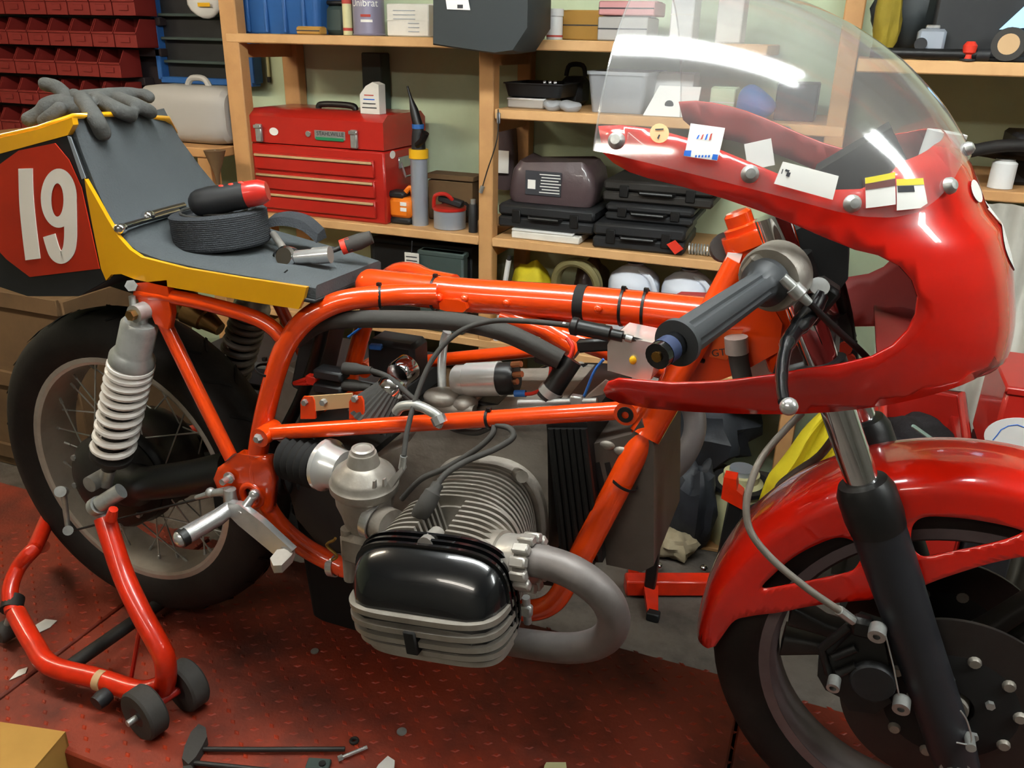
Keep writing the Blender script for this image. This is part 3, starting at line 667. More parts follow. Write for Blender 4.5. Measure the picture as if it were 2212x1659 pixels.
# top of the gearbox: lumpy casting, starter motor
part(MB().box(at(978, 868, -.05), (.085, .07, .03), np.stack([EX, A(0, 1, 0), EZ], 1), .01).ball(at(955, 858, -.07), (.03, .025, .014), 16, 10).ball(at(1005, 872, -.07), (.02, .02, .012), 14, 8).cyl(at(940, 880, -.08), at(1025, 888, -.08), .009, 10), 'breather_casting', 'alloy', eng)
sa, sb = at(986, 822, -.045), at(1082, 818, -.045); sax = unit(sb-sa); Ls = np.linalg.norm(sb-sa)
st = part(MB().lathe([(0, -.002), (.021, -.002), (.024, .002), (.024, .018), (.0265, .02), (.0265, Ls), (0, Ls)], sa, sax, 32), 'starter_motor', 'polished', eng)
part(MB().lathe([(0, Ls), (.025, Ls), (.025, Ls+.018), (.02, Ls+.026), (0, Ls+.026)], sa, sax, 28), 'end_cap', 'black_satin', st)
for dx, dy in ((14, -20), (16, 2), (6, 18)): part(MB().cyl(at(1092+dx, 808+dy, -.055), at(1112+dx, 806+dy, -.058), .0048, 8), 'terminal', 'copper', st)
part(MB().box(at(1030, 862, -.02), (.1, .06, .02), None, .004), 'gearbox_top', 'black_satin', eng)

# ---------------- carburettor
cc = at(787, 1043, -.205); up_ = unit(A(.04, -.05, 1))
cb = part(MB().lathe([(0, -.012), (.046, -.012), (.0505, -.006), (.0505, .004), (.047, .008), (.0465, .014), (.043, .02), (.034, .026), (.0315, .03), (.024, .034), (.0195, .052), (.0, .052)], cc, up_, 40), 'carburettor', 'alloy', label='alloy carburettor with stepped dome')
part(MB().lathe([(0, .05), (.0165, .05), (.0165, .058), (.0135, .0595), (.0125, .0575), (0, .0575)], cc, up_, 26), 'dome_cap', 'alloy_bright', cb)
part(MB().lathe([(0, -.075), (.03, -.075), (.036, -.05), (.043, -.03), (.044, -.01), (0, -.01)], cc, up_, 24), 'carb_body', 'alloy_dull', cb)
part(MB().box(cc+A(-.005, -.01, -.1), (.05, .05, .05), None, .008).cyl(cc+A(-.02, -.02, -.16), cc+A(-.02, -.02, -.07), .011, 12), 'float_bowl', 'alloy_dull', cb)
part(MB().lathe([(.034, 0), (.041, .006), (.041, .013), (.034, .02), (.03, .045), (0, .045)], cc+A(-.095, .035, -.005), A(1, -.15, 0), 30, caps=False), 'intake_ring', 'polished', cb)
part(MB().lathe([(.033+.005*(i % 2), i*.0065) for i in range(11)], cc+A(-.165, .047, -.012), A(1, -.15, 0), 28), 'intake_hose', 'black_matt', cb)
part(MB().lathe([(.0275, -.007), (.0305, -.007), (.0305, .007), (.0275, .007)], at(812, 1122, -.222), A(1, -.25, -.12), 30, caps=False), 'hose_clamp', 'chrome_soft', cb)
part(MB().tube(T([(775, 1108, -.2), (850, 1140, -.235)]), .026, 20), 'inlet_stub', 'alloy_dull', cb)
for k, (x, y) in enumerate(((807, 1046), (828, 1042))): part(MB().prism(T([(x-3, y+10, -.256), (x+3, y+10, -.256), (x+2, y-6, -.256), (x-2, y-6, -.256)]), A(0, .006, 0)), 'lug', 'alloy_bright', cb)
part(MB().prism(T([(838, 1040, -.235), (868, 1008, -.225), (870, 1018, -.225), (845, 1056, -.235)]), A(0, .012, 0)), 'cable_arm', 'alloy_bright', cb)
part(MB().tube(cr([cc+A(-.03+.008*math.cos(k), -.05, -.07-.005*k+.0*math.sin(k)) for k in range(9)], 3), .0022, 6), 'choke_linkage', 'brass', cb)
part(MB().cyl(at(868, 1012, -.22), at(872, 985, -.22), .005, 10), 'cable_ferrule', 'zinc', cb)

# ---------------- exhaust
hp = [(1108, 1206, -.298), (1180, 1215, -.304), (1250, 1243, -.308), (1308, 1292, -.302), (1326, 1345, -.286), (1298, 1385, -.264), (1230, 1400, -.245), (1120, 1388, -.22), (1000, 1366, -.18), (900, 1340, -.13), (830, 1310, -.09)]
hm = MB().tube(cr(T(hp), 6), .0206, 22)
part(MB().tube(cr([A(.72, .13, .33), A(.6, .16, .29), A(.45, .175, .27), A(.1, .18, .275), A(-.28, .185, .3)], 5), [.02]*6+[.03]*3+[.052]*12, 20), 'silencer', 'black_matt')
ex = part(hm, 'exhaust_header', 'pipe_grey'); part(hm.flipped_y(), 'exhaust_header', 'pipe_grey')
nc = at(1132, 1213, -.299); nax = unit(at(1180, 1216, -.304)-at(1108, 1206, -.298))
nut = part(MB().lathe([(.021, -.03), (.031, -.03), (.033, -.024), (.033, .002), (.0265, .004), (.0265, .016), (.021, .016)], nc, nax, 36), 'exhaust_nut', 'alloy_bright', label='castellated exhaust nut')
Fm = frame_of(nax)
for k in range(12):
    a = 2*PI*k/12; d = Fm[:, 0]*math.cos(a)+Fm[:, 1]*math.sin(a); part(MB().box(nc+d*.031+nax*.009, (.012, .013, .022), np.stack([d, np.cross(nax, d), nax], 1), .002), 'castellation', 'alloy_bright', nut)
part(MB().lathe([(.02, -.001), (.036, -.001), (.036, .026), (.02, .03)], nc-nax*.055, nax, 28), 'head_spigot', 'alloy', eng)
part(MB().tube(T([(1136, 1290, -.2), (1140, 1345, -.195)]), .006, 10).box(at(1137, 1318, -.2), (.018, .012, .02), None, .003), 'pipe_clamp', 'zinc', ex)
part(MB().lathe([(.0175, -.006), (.02, -.006), (.02, .006), (.0175, .006)], at(722, 1220, -.14), A(.9, 0, .1), 24, caps=False), 'frame_clamp', 'chrome_soft', fr)

# ---------------- electrics and hoses inside the frame
co = part(MB().box(at(716, 806, -.1), (.05, .03, .016), None, .003).box(at(716, 836, -.1), (.05, .03, .016), None, .003), 'ignition_coil', 'black_plastic')
part(MB().prism(T([(655, 857, -.15), (760, 850, -.15), (763, 880, -.15), (680, 888, -.15), (658, 872, -.15)]), A(0, .003, 0)), 'coil_plate', 'tan_plate', co)
for x, y in ((660, 868), (700, 868), (768, 860)): part(MB().lathe([(0, -.006), (.005, -.006), (.005, .002), (0, .002)], at(x, y, -.152), (0, 1, 0), 6), 'bolt', 'zinc', co)
for y in (797, 833):
    part(MB().tube(T([(744, y-2, -.1), (768, y, -.1), (780, y+1, -.1), (803, y+3, -.1)]), [.0095, .0095, .0075, .0055], 14), 'lead_boot', 'rubber_grey', co)
part(MB().tube(cr(T([(800, 800, -.1), (840, 815, -.105), (880, 850, -.11), (905, 870, -.11), (930, 885, -.1)]), 5), .0042, 10), 'ignition_lead', 'rubber_grey', co)
part(MB().tube(cr(T([(800, 836, -.1), (840, 840, -.1), (880, 860, -.1), (920, 885, -.09)]), 5), .0042, 10), 'ignition_lead', 'rubber_grey', co)
for k in range(2): part(MB().tube(cr(T([(688, 815+k*12, -.1), (665, 818+k*10, -.1), (635, 828, -.1)]), 4), .0035, 8), 'spade_wire', 'red_wire', co)
part(MB().box(at(676, 820, -.1), (.02, .014, .016), None, .002), 'spade_cover', 'red_wire', co)
# pleated air filter and its chrome cap
fa, fb = at(848, 838, -.1), at(800, 905, -.12); fx = unit(fb-fa); Fm = frame_of(fx); rg = []
for t, r in ((0, .021), (.05, .037)):
    pass
LF = np.linalg.norm(fb-fa)
for t in (0, 1): rg.append([fa+fx*LF*t+((.021+.02*t)*(1+.07*(k % 2)))*(Fm[:, 0]*math.cos(2*PI*k/56)+Fm[:, 1]*math.sin(2*PI*k/56)) for k in range(56)])
af = part(MB().loft(rg), 'air_filter', 'rubber_grey', angle=10)
part(MB().lathe([(0, -.012), (.019, -.012), (.0235, -.006), (.0235, .004), (0, .004)], fa, fx, 28), 'filter_cap', 'chrome', af)
part(MB().lathe([(0, 0), (.02, 0), (.0225, .004), (.0225, .03), (0, .03)], at(858, 812, -.04), A(.15, 1, .2), 28), 'chrome_cap', 'chrome', af)
# loom hose, throttle cable, braided lines, leads
part(MB().tube(cr(T([(640, 735, -.09), (690, 700, -.09), (760, 690, -.09), (860, 690, -.09), (980, 695, -.09), (1070, 712, -.09), (1140, 740, -.088), (1212, 778, -.085)]), 6), .0135, 16), 'loom_hose', 'rubber_grey')
part(MB().tube(cr(T([(700, 700, -.075), (680, 780, -.06), (650, 860, -.05), (620, 920, -.04)]), 5), .0105, 12), 'breather_hose', 'black_satin')
part(MB().tube(cr(T([(872, 985, -.22), (880, 930, -.2), (900, 855, -.17), (935, 775, -.14), (990, 718, -.12), (1060, 694, -.11), (1140, 694, -.11), (1232, 703, -.11)]), 6), .0038, 10), 'throttle_cable', 'rubber_grey')
ta, tb = at(1232, 703, -.11), at(1345, 727, -.11); tx = tb-ta; LT = np.linalg.norm(tx)
part(MB().lathe([(0, 0), (.008, 0), (.0125, .003), (.0125, .01), (.0105, .012), (.0105, .055), (.0075, .057), (.0075, LT), (0, LT)], ta, tx, 18), 'cable_adjuster', 'black_satin')
part(MB().cyl(at(1216, 700, -.11), at(1234, 704, -.11), .0035, 10).cyl(at(1352, 729, -.11), at(1366, 733, -.11), .0052, 10), 'cable_end', 'zinc')
part(MB().tube(cr(T([(1345, 727, -.11), (1400, 742, -.1), (1460, 765, -.06), (1520, 780, -.03)]), 5), .0035, 8), 'throttle_cable', 'black_satin')
bh = part(MB().tube(cr(T([(856, 890, -.17), (868, 878, -.172), (900, 876, -.176), (930, 888, -.178), (950, 902, -.178)]), 5), .0072, 12), 'braided_hose', 'zinc')
part(MB().cyl(at(944, 898, -.178), at(952, 915, -.18), .0105, 8).cyl(at(950, 912, -.18), at(946, 920, -.18), .006, 8), 'hose_fitting', 'chrome_soft', bh)
part(MB().tube(cr(T([(966, 716, -.04), (958, 745, -.04), (954, 790, -.04), (955, 835, -.05)]), 5), .0068, 12), 'braided_hose', 'zinc')
pc = part(MB().tube(cr(T([(905, 1112, -.282), (918, 1095, -.285), (935, 1065, -.275), (946, 1046, -.265)]), 4), [.0105]*2+[.0125]*5+[.0115]*2+[.008]*4, 14), 'plug_cap', 'rubber_grey')
part(MB().tube(cr(T([(944, 1048, -.266), (965, 1022, -.25), (1010, 995, -.225), (1070, 970, -.2), (1108, 945, -.18), (1100, 925, -.17), (1072, 918, -.165)]), 6), .0042, 10), 'ignition_lead', 'rubber_grey', pc)
part(MB().tube(cr(T([(868, 1078, -.2), (910, 1035, -.2), (965, 1010, -.195), (1030, 970, -.185), (1062, 940, -.175), (1068, 920, -.165)]), 6), .0042, 10), 'ignition_lead', 'rubber_grey', pc)
part(MB().tube(cr(T([(1060, 922, -.16), (1030, 935, -.15), (990, 930, -.14), (965, 920, -.13)]), 5), .0042, 10), 'ignition_lead', 'rubber_grey', pc)
# alloy box by the head, hose with clamp, coloured wires, bracket
bx = [(1312, 800), (1312, 745), (1318, 732), (1330, 724), (1415, 742), (1420, 760), (1405, 822), (1395, 824)]
part(MB().prism(T([(x, y, -.11) for x, y in bx]), A(.004, .06, 0)), 'alloy_box', 'polished', label='plain alloy box beside the headstock')
part(MB().ball(at(1367, 778, -.112), (.005, .003, .006), 10, 8), 'box_latch', 'tape_yellow')
hz = part(MB().tube(T([(1236, 776, -.07), (1212, 812, -.08), (1180, 862, -.09)]), .0155, 16), 'rubber_hose', 'black_satin')
part(MB().lathe([(.0158, -.006), (.0175, -.006), (.0175, .006), (.0158, .006)], at(1190, 846, -.087), A(-.3, -.1, -.5), 24, caps=False), 'hose_clamp', 'zinc', hz)
part(MB().tube(cr(T([(1122, 850, -.07), (1150, 850, -.075), (1180, 832, -.08), (1190, 800, -.08), (1188, 780, -.07)]), 5), .0028, 8), 'battery_wire', 'red_wire')
part(MB().tube(cr(T([(1225, 730, -.06), (1237, 750, -.065), (1230, 772, -.07), (1210, 784, -.075), (1180, 786, -.075)]), 5), .0034, 8), 'battery_wire', 'red_wire')
part(MB().cyl(at(1112, 850, -.07), at(1136, 850, -.07), .0052, 10), 'crimp_sleeve', 'blue_wire')
part(MB().tube(cr(T([(1304, 776, -.09), (1285, 800, -.09), (1270, 835, -.09), (1258, 865, -.09)]), 5), .002, 8), 'blue_wire', 'blue_wire')
part(MB().tube(cr(T([(788, 700, -.05), (770, 715, -.05), (752, 728, -.05)]), 4), .002, 8), 'blue_wire', 'blue_wire')
part(MB().box(at(812, 749, .02), (.022, .012, .009), rotz(.2), .002), 'wire_connector', 'blue_wire')
part(MB().box(at(1285, 745, -.07), (.05, .012, .018), roty(-.2), .003), 'relay', 'black_satin')
part(MB().box(at(1180, 780, -.075), (.035, .012, .012), roty(.15), .003), 'connector', 'black_satin')
part(MB().tube(T([(1120, 870, -.1), (1200, 868, -.1), (1290, 866, -.1)]), .005, 10).box(at(1246, 864, -.1), (.018, .012, .014), None, .002), 'cable_run', 'zinc')
part(MB().prism(T([(1262, 862, -.1), (1300, 830, -.1), (1316, 838, -.1), (1302, 852, -.1), (1275, 858, -.1)]), A(0, .02, 0)), 'bracket', 'alloy', fr)
part(MB().box(at(860, 770, .06), (.09, .06, .07), None, .008), 'battery_box', 'black_plastic')
part(MB().box(at(655, 860, .05), (.05, .1, .16), roty(.3), .006), 'oil_catch_box', 'alloy_dull')
part(MB().box(at(690, 760, .03), (.03, .1, .12), roty(.3), .005), 'inner_mudguard', 'black_plastic')
# ---------------- fork
FA = A(1.465, 0, .318)
fk0, fk1 = at(1800, 862, -.1), at(2060, 1638, -.1); FX = unit(fk1-fk0)
def fork(sg):
    Sg = lambda p: p*A(1, sg, 1); a0, a1 = Sg(fk0-FX*.24), Sg(fk1); ax = unit(a1-a0)
    seal = Sg(at(1868, 1055, -.1)); Lb = np.linalg.norm(a1-seal)
    fo = part(MB().lathe([(0, 0), (.033, 0), (.0335, .1), (.0315, .2), (.0305, Lb-.05), (.031, Lb-.02), (.028, Lb+.012), (0, Lb+.012)], seal, ax, 32), 'fork_slider', 'fork_black')
    part(MB().cyl(a0, seal+ax*.02, .0205, 28), 'stanchion', 'chrome', fo)
    part(MB().lathe([(.0205, -.012), (.03, -.01), (.036, .004), (.0365, .04), (.0345, .058), (.033, .058)], seal, ax, 30, caps=False), 'dust_boot', 'black_satin', fo)
    part(MB().lathe([(0, -.038), (.008, -.038), (.0085, -.03), (.0135, -.03), (.0135, -.026), (.02, -.026), (.02, .02), (0, .02)], a1*A(1, 0, 1)+A(0, -.1*(1 if sg > 0 else -1), 0), (0, 1 if sg > 0 else -1, 0), 20), 'axle_nut', 'zinc', fo)
    lug = Sg(at(1968, 1240, -.1)); part(MB().tube([lug-ax*.03, lug-ax*.015, lug+ax*.015, lug+ax*.03], [.008, .013, .013, .008], 14), 'guard_lug', 'fork_black', fo)
    return fo
fkR = fork(1); fkL = fork(-1)
def yoke(t, nm):
    c = (fk0-FX*t); m = MB().box(c*A(1, 0, 1)+A(-.025, 0, 0), (.075, .2, .028), frame_of(FX) if False else np.stack([unit(np.cross(A(0, 1, 0), -FX)), A(0, 1, 0), -FX], 1), .006)
    for sg in (-1, 1): m.lathe([(0, -.02), (.03, -.02), (.03, .02), (0, .02)], c*A(1, sg, 1), FX, 24)
    return part(m, nm, 'black_satin')
yoke(.165, 'top_yoke'); yoke(.03, 'lower_yoke')
part(MB().lathe([(0, -.03), (.014, -.03), (.018, -.026), (.018, -.012), (.024, -.01), (.024, 0), (0, 0)], HT, HA, 20), 'steering_nut', 'frame_orange', fr)
part(MB().lathe([(0, -.02), (.017, -.02), (.0195, -.014), (.0195, .02), (0, .02)], at(1565, 535, .02), A(.2, -1, .3), 20), 'damper_knob', 'rubber_grey')
# ---------------- front wheel
TP = [(.252, -.036), (.262, -.047), (.285, -.0525), (.304, -.049), (.318, -.036), (.326, -.018), (.328, 0)]; TP = TP+[(r, -h) for r, h in TP[-2::-1]]
fw = part(MB().lathe(TP, FA, (0, 1, 0), 80, caps=False), 'front_wheel', 'rubber', label='front wheel with cast spokes and brake discs')
RP = [(.24, -.04), (.258, -.04), (.2585, -.034), (.248, -.03), (.242, -.012), (.24, 0)]; RP = RP+[(r, -h) for r, h in RP[-2::-1]]
RI = [(.24, .038), (.232, .03), (.23, .02), (.229, 0), (.23, -.02), (.232, -.03), (.24, -.038)]
part(MB().lathe(RP+RI+[RP[0]], FA, (0, 1, 0), 80, caps=False), 'rim', 'rim_cast', fw)
part(MB().lathe([(0, -.055), (.05, -.055), (.055, -.045), (.04, -.03), (.04, .03), (.055, .045), (.05, .055), (0, .055)], FA, (0, 1, 0), 36), 'hub', 'black_satin', fw)
for k in range(3):
    a = math.radians(176)+2*PI*k/3
    d = A(math.cos(a), 0, math.sin(a)); n2 = A(-math.sin(a), 0, math.cos(a))
    for off in (-.018, .018):
        rings = []
        for r, wd, th in ((.035, .014, .022), (.1, .011, .02), (.17, .011, .018), (.222, .018, .024)):
            c = FA+d*r+n2*off*(1+.6*(r > .2)); rings.append([c+n2*x+A(0, y, 0) for x, y in rrect(wd*2, th*2, .006, 4)])
        part(MB().loft(rings), 'cast_spoke', 'alloy_dark', fw)
def disc(sg):
    y = -.074*sg
    d = part(MB().lathe([(.083, -.0025), (.14, -.0025), (.1405, 0), (.14, .0025), (.083, .0025), (.083, -.0025)], FA+A(0, y, 0), (0, 1, 0), 72, caps=False), 'brake_disc', 'disc_steel', fw)
    part(MB().lathe([(.03, -.006), (.06, -.006), (.088, -.002), (.088, .003), (.06, .006), (.03, .012), (.03, -.006)], FA+A(0, y, 0), (0, 1, 0), 48, caps=False), 'disc_carrier', 'black_matt', fw)
    for k in range(10):
        a = 2*PI*k/10+.15; part(MB().lathe([(0, -.009), (.0065, -.009), (.0085, -.006), (.0085, .004), (0, .004)], FA+A(.083*math.cos(a), y, .083*math.sin(a)), (0, sg, 0), 12), 'disc_bobbin', 'alloy', fw)
    for k in range(5):
        a = 2*PI*k/5+.5; part(MB().lathe([(0, -.012), (.006, -.012), (.006, 0), (0, 0)], FA+A(.05*math.cos(a), y, .05*math.sin(a)), (0, sg, 0), 6), 'disc_bolt', 'zinc', fw)
disc(1); disc(-1)
part(MB().cyl(FA+A(0, -.12, 0), FA+A(0, .12, 0), .011, 16), 'axle', 'zinc', fw)
part(MB().lathe([(0, -.085), (.022, -.085), (.026, -.07), (.026, -.05), (0, -.05)], FA, (0, 1, 0), 24), 'wheel_spacer', 'alloy', fw)
# caliper
cal = part(MB().prism(T([(1770, 1390, -.082), (1795, 1382, -.082), (1830, 1345, -.082), (1860, 1320, -.082), (1905, 1335, -.082), (1918, 1400, -.082), (1900, 1440, -.082), (1925, 1480, -.082), (1890, 1505, -.082), (1835, 1498, -.082), (1815, 1470, -.082), (1785, 1455, -.082), (1768, 1425, -.082)]), A(0, -.035, 0)), 'brake_caliper', 'black_satin', label='black front brake caliper')
part(MB().lathe([(0, -.012), (.027, -.012), (.0295, -.008), (.0295, .01), (0, .01)], at(1885, 1466, -.117), (0, 1, 0), 28), 'piston_cap', 'black_plastic', cal)
part(MB().tube(T([(1790, 1455, -.118), (1775, 1400, -.118), (1835, 1352, -.118)]), .006, 10).tube(T([(1800, 1420, -.12), (1850, 1400, -.12)]), .006, 10).tube(T([(1810, 1455, -.12), (1850, 1438, -.12)]), .006, 10).box(at(1862, 1352, -.118), (.03, .02, .03), None, .006), 'caliper_bridge', 'black_satin', cal)
for x, y, r in ((1896, 1362, .011), (1948, 1518, .011), (1802, 1473, .0085)):
    part(MB().lathe([(.0045, -.012), (r, -.012), (r, .006), (.0045, .006)], at(x, y, -.13), (.1, 1, .2), 20, caps=False).lathe([(0, -.006), (.006, -.006)], at(x, y, -.13), (.1, 1, .2), 6, caps=False), 'caliper_bolt', 'zinc', cal)
part(MB().tube(T([(1913, 1372, -.142), (1930, 1440, -.142), (1942, 1502, -.142)]), .0011, 6), 'lock_wire', 'zinc', cal)
part(MB().tube(cr(T([(2075, 1535, -.135), (2090, 1560, -.135), (2098, 1605, -.135), (2066, 1604, -.14)]), 4), .0011, 6), 'lock_wire', 'zinc', fkR)
part(MB().lathe([(0, -.014), (.0065, -.014), (.0065, .01), (0, .01)], at(2095, 1600, -.125), (0, 1, 0), 12), 'pinch_bolt', 'zinc', fkR)
part(MB().tube(cr(T([(1732, 892, -.03), (1690, 935, -.06), (1645, 990, -.1), (1620, 1050, -.125), (1612, 1105, -.14), (1625, 1155, -.15), (1670, 1210, -.155), (1740, 1268, -.15), (1800, 1310, -.14), (1838, 1336, -.125)]), 6), .0048, 10), 'brake_hose', 'alloy_dull')
part(MB().cyl(at(1812, 1318, -.137), at(1842, 1340, -.122), .0068, 8), 'banjo_end', 'zinc', cal)
part(MB().tube(cr(T([(1812, 930, .06), (1770, 985, .08), (1720, 1020, .1), (1684, 1050, .1), (1682, 1075, .1), (1705, 1090, .1)]), 6), .0062, 10), 'brake_hose', 'alloy_dull')

# ---------------- front mudguard
MR, MH = .352, .074
def fguard(ph, s_):
    a = abs(s_); sg = 1 if s_ > 0 else -1
    if a <= 1: y = MH*math.sin(a*PI/2)**.8; r = MR-.03*(1-math.cos(a*PI/2))**1.1
    else: y = MH+.004*(a-1); r = MR-.03-(a-1)*.06
    flare = 1.0
    return A(FA[0]-r*math.sin(ph), -sg*y, FA[2]+r*math.cos(ph))
# outer edge of the near side
low_px = [(1545, 1396), (1562, 1372), (1588, 1340), (1622, 1331), (1690, 1322), (1768, 1307), (1830, 1300), (1880, 1296)]
low_uv = [inv(fguard, x, y, (1.2, 1.3)) for x, y in low_px]
low_r = [inv(fguard, x, y, (-.1, 1.5)) for x, y in ((1992, 1267), (2064, 1240), (2140, 1217), (2208, 1203))]
low_uv = [p for p in low_uv if -1.2 < p[0] < 2.0 and .2 < p[1] < 4]; low_r = [p for p in low_r if -1.2 < p[0] < 2.0 and .2 < p[1] < 4]
tail_ph = low_uv[0][0]+.03
low_uv = cr(low_uv, 4); low_r = cr(low_r, 4)
half = [A(tail_ph, 0)]+[A(tail_ph, .5), A(tail_ph-.005, .9)]+low_uv+low_r+[A(-.75, low_r[-1][1]+.02), A(-.95, 1.0), A(-.97, .5), A(-.97, 0)]
oth = [A(p[0], -p[1]) for p in half[-2:0:-1]]
sl1 = [inv(fguard, x, y, (.6, 1.2)) for x, y in ((1646, 1270), (1672, 1240), (1716, 1203), (1775, 1172), (1813, 1161), (1845, 1170), (1858, 1194), (1855, 1217), (1832, 1237), (1760, 1253), (1690, 1266))]
sl2 = [inv(fguard, x, y, (-.2, 1.2)) for x, y in ((1968, 1160), (1974, 1132), (1998, 1117), (2050, 1117), (2130, 1127), (2196, 1142), (2208, 1151), (2170, 1167), (2108, 1182), (2040, 1196), (1995, 1203), (1973, 1186))]
def mirr(q): return [A(p[0], -p[1]) for p in q[::-1]]
hs_ = [cr(q, 4, True) for q in (sl1, sl2, mirr(sl1), mirr(sl2))]
gm = MB().patch(dens(half+oth, .06), fguard, .035, .1, hs_)
mg = part(gm, 'front_mudguard', 'guard_red', solid=.003, angle=60, label='red front mudguard with cut-out slots')

# ---------------- fairing
ZT = [.72, .76, .79, .82, .86, .92, .98, 1.03, 1.06, 1.10]
XN = [1.37, 1.415, 1.432, 1.437, 1.433, 1.416, 1.387, 1.352, 1.318, 1.27]
BT = [0, .0807, .2030, .2692, .4509, .6805, .8728, 1.0826, 1.2217, 1.5708]; BL = [.417, .407, .389, .381, .348, .295, .24, .173, .124, 0]   # screen length against its polar angle
WT = [.180, .200, .215, .228, .240, .249, .244, .236, .230, .218]
NS = 2.35
def smooth_tab(xs, ys, n=400, w=26):
    g = np.linspace(xs[0], xs[-1], n); v = np.interp(g, xs, ys); k = np.hanning(2*w+1); k /= k.sum()
    pad = np.concatenate([2*v[0]-v[w:0:-1], v, 2*v[-1]-v[-2:-w-2:-1]]); return g, np.convolve(pad, k, 'valid')
ZG, XG = smooth_tab(ZT, XN); _, WG = smooth_tab(ZT, WT); BG, LG_ = smooth_tab(BT, BL, 400, 22)
def fbody(t, z):
    xn = np.interp(z, ZG, XG); W = np.interp(z, ZG, WG); a = min(abs(t), 1.0)*PI/2; sg = -1 if t > 0 else 1
    Lb_ = xn-.965
    if z > .97:
        q = math.asin(min((z-.98)/.248, 1)); Lb_ = min(Lb_, np.interp(q, BG, LG_)-.005); W = min(W, .252*math.cos(q)-.006)
    x = .965+Lb_*max(math.cos(a), 0)**(2/NS); y = W*math.sin(a)**(2/NS)
    if abs(t) > 1: x -= (abs(t)-1)*.3
    return A(x, sg*y, z)
SCC, SAX = A(.965, 0, .98), (0, .252, .248)
def fscreen(t, b, off=0.0):
    a = min(abs(t), 1.0)*PI/2; sg = -1 if t > 0 else 1; cb2 = max(math.cos(b), 0)
    x = SCC[0]+max(np.interp(b, BG, LG_), 0)*max(math.cos(a), 0)**(2/NS); y = (SAX[1]+off)*cb2*math.sin(a)**(2/NS)
    if abs(t) > 1: x -= (abs(t)-1)*.3
    return A(x, sg*y, SCC[2]+(SAX[2]+off)*math.sin(b))
topb = [(1292, 272), (1345, 270), (1400, 277), (1450, 288), (1500, 302), (1560, 325), (1620, 350), (1680, 375), (1740, 396), (1800, 410), (1860, 408), (1910, 385), (1945, 350)]
cut = [(1297, 300), (1302, 330), (1325, 352), (1360, 372), (1400, 385), (1480, 405), (1560, 428), (1640, 455), (1700, 478), (1780, 512), (1850, 540), (1900, 552), (1945, 575), (1972, 605), (1985, 642), (1980, 680), (1962, 715), (1930, 748), (1885, 772), (1820, 788), (1740, 800), (1650, 815), (1560, 826), (1450, 830), (1380, 824), (1335, 820), (1312, 828), (1303, 843), (1310, 858), (1335, 870)]
bot = [(1400, 882), (1500, 890), (1600, 894), (1700, 895), (1800, 890), (1900, 878), (1980, 862), (2050, 842), (2105, 820), (2140, 797)]
def chain(fn, px, g):
    out = []
    for x, y in px: g = inv(fn, x, y, g); out.append(g.copy())
    return out
tb_ = chain(fbody, topb, (1.0, 1.06)); cu_ = chain(fbody, cut, (1.0, 1.05)); bo_ = chain(fbody, bot, (.95, .76))
hf = [A(0, 1.062), A(.12, 1.06), A(.25, 1.055)]+[p for p in tb_[::-1] if p[0] > .3]+cu_+bo_+[A(.2, bo_[-1][1]-.001), A(.12, bo_[-1][1]-.003), A(.05, bo_[-1][1]-.004), A(0, bo_[-1][1]-.004)]
fo_ = hf+[A(-p[0], p[1]) for p in hf[-2:0:-1]]
fm_ = MB().patch(dens(fo_, .03), fbody, .03, .016)
def outward(mb, cen):
    mb.f = [f if np.cross(mb.v[f[1]]-mb.v[f[0]], mb.v[f[2]]-mb.v[f[0]]) @ ((mb.v[f[0]]-cen)*A(1, 1, .3)) > 0 else f[::-1] for f in mb.f]; return mb
outward(fm_, A(1.0, 0, .9))
fairing = part(fm_, 'fairing', 'fairing_red', solid=.0035, angle=60, label='glossy red half fairing')
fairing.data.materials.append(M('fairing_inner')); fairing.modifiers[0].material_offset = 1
# acrylic screen
lowg = [(1298, 327), (1350, 340), (1400, 352), (1500, 377), (1600, 402), (1700, 428), (1800, 455), (1860, 468), (1930, 470), (1985, 458), (2025, 430), (2055, 395), (2075, 358)]
lg = chain(fscreen, lowg, (1.0, .3))
lg = sorted([p for p in lg if .05 < p[0] <= 1.02], key=lambda p: p[0]); bf = lg[0][1]
tt_ = [0]+[p[0] for p in lg]+[1.05]; bb_ = [max(bf, .27)]+[p[1] for p in lg]+[lg[-1][1]]
rings = []
for t in list(np.linspace(-1, 1, 97)):
    b0 = np.interp(abs(t), tt_, bb_); rings.append([fscreen(t, b0+(PI/2-b0)*k/28) for k in range(29)])
scr = part(MB().loft(rings, caps=False, closed=False), 'screen', 'clear_acrylic', fairing, angle=80, label='clear acrylic screen, scratched')
ed = [fscreen(1, lg[-1][1]+(PI/2-lg[-1][1])*k/24) for k in range(25)]
part(MB().tube(ed+[p*A(1, -1, 1) for p in ed[-2::-1]], .0011, 6), 'screen_edge', 'clear_acrylic', fairing)
def dome(px, fn, g, r=.0085, m='zinc'):
    q = inv(fn, *px, g); p = fn(*q); p2 = fn(q[0], q[1]+.01); p1 = fn(q[0]+.01, q[1]); n = unit(np.cross(p1-p, p2-p)); n = n if n @ (p-A(1.1, 0, .95)) > 0 else -n
    part(MB().lathe([(0, .007), (r*.6, .0065), (r, .003), (r*1.08, -.001), (0, -.001)], p+n*.001, n, 18), 'screen_rivet', m, fairing)
    part(MB().lathe([(0, .007), (r*.6, .0065), (r, .003), (r*1.08, -.001), (0, -.001)], (p+n*.001)*A(1, -1, 1), n*A(1, -1, 1), 18), 'screen_rivet', m, fairing)
for px, g in (((1332, 304), (.97, .3)), ((1620, 376), (.8, .2)), ((1840, 440), (.6, .1)), ((2049, 402), (.3, .15))): dome(px, fscreen, g)
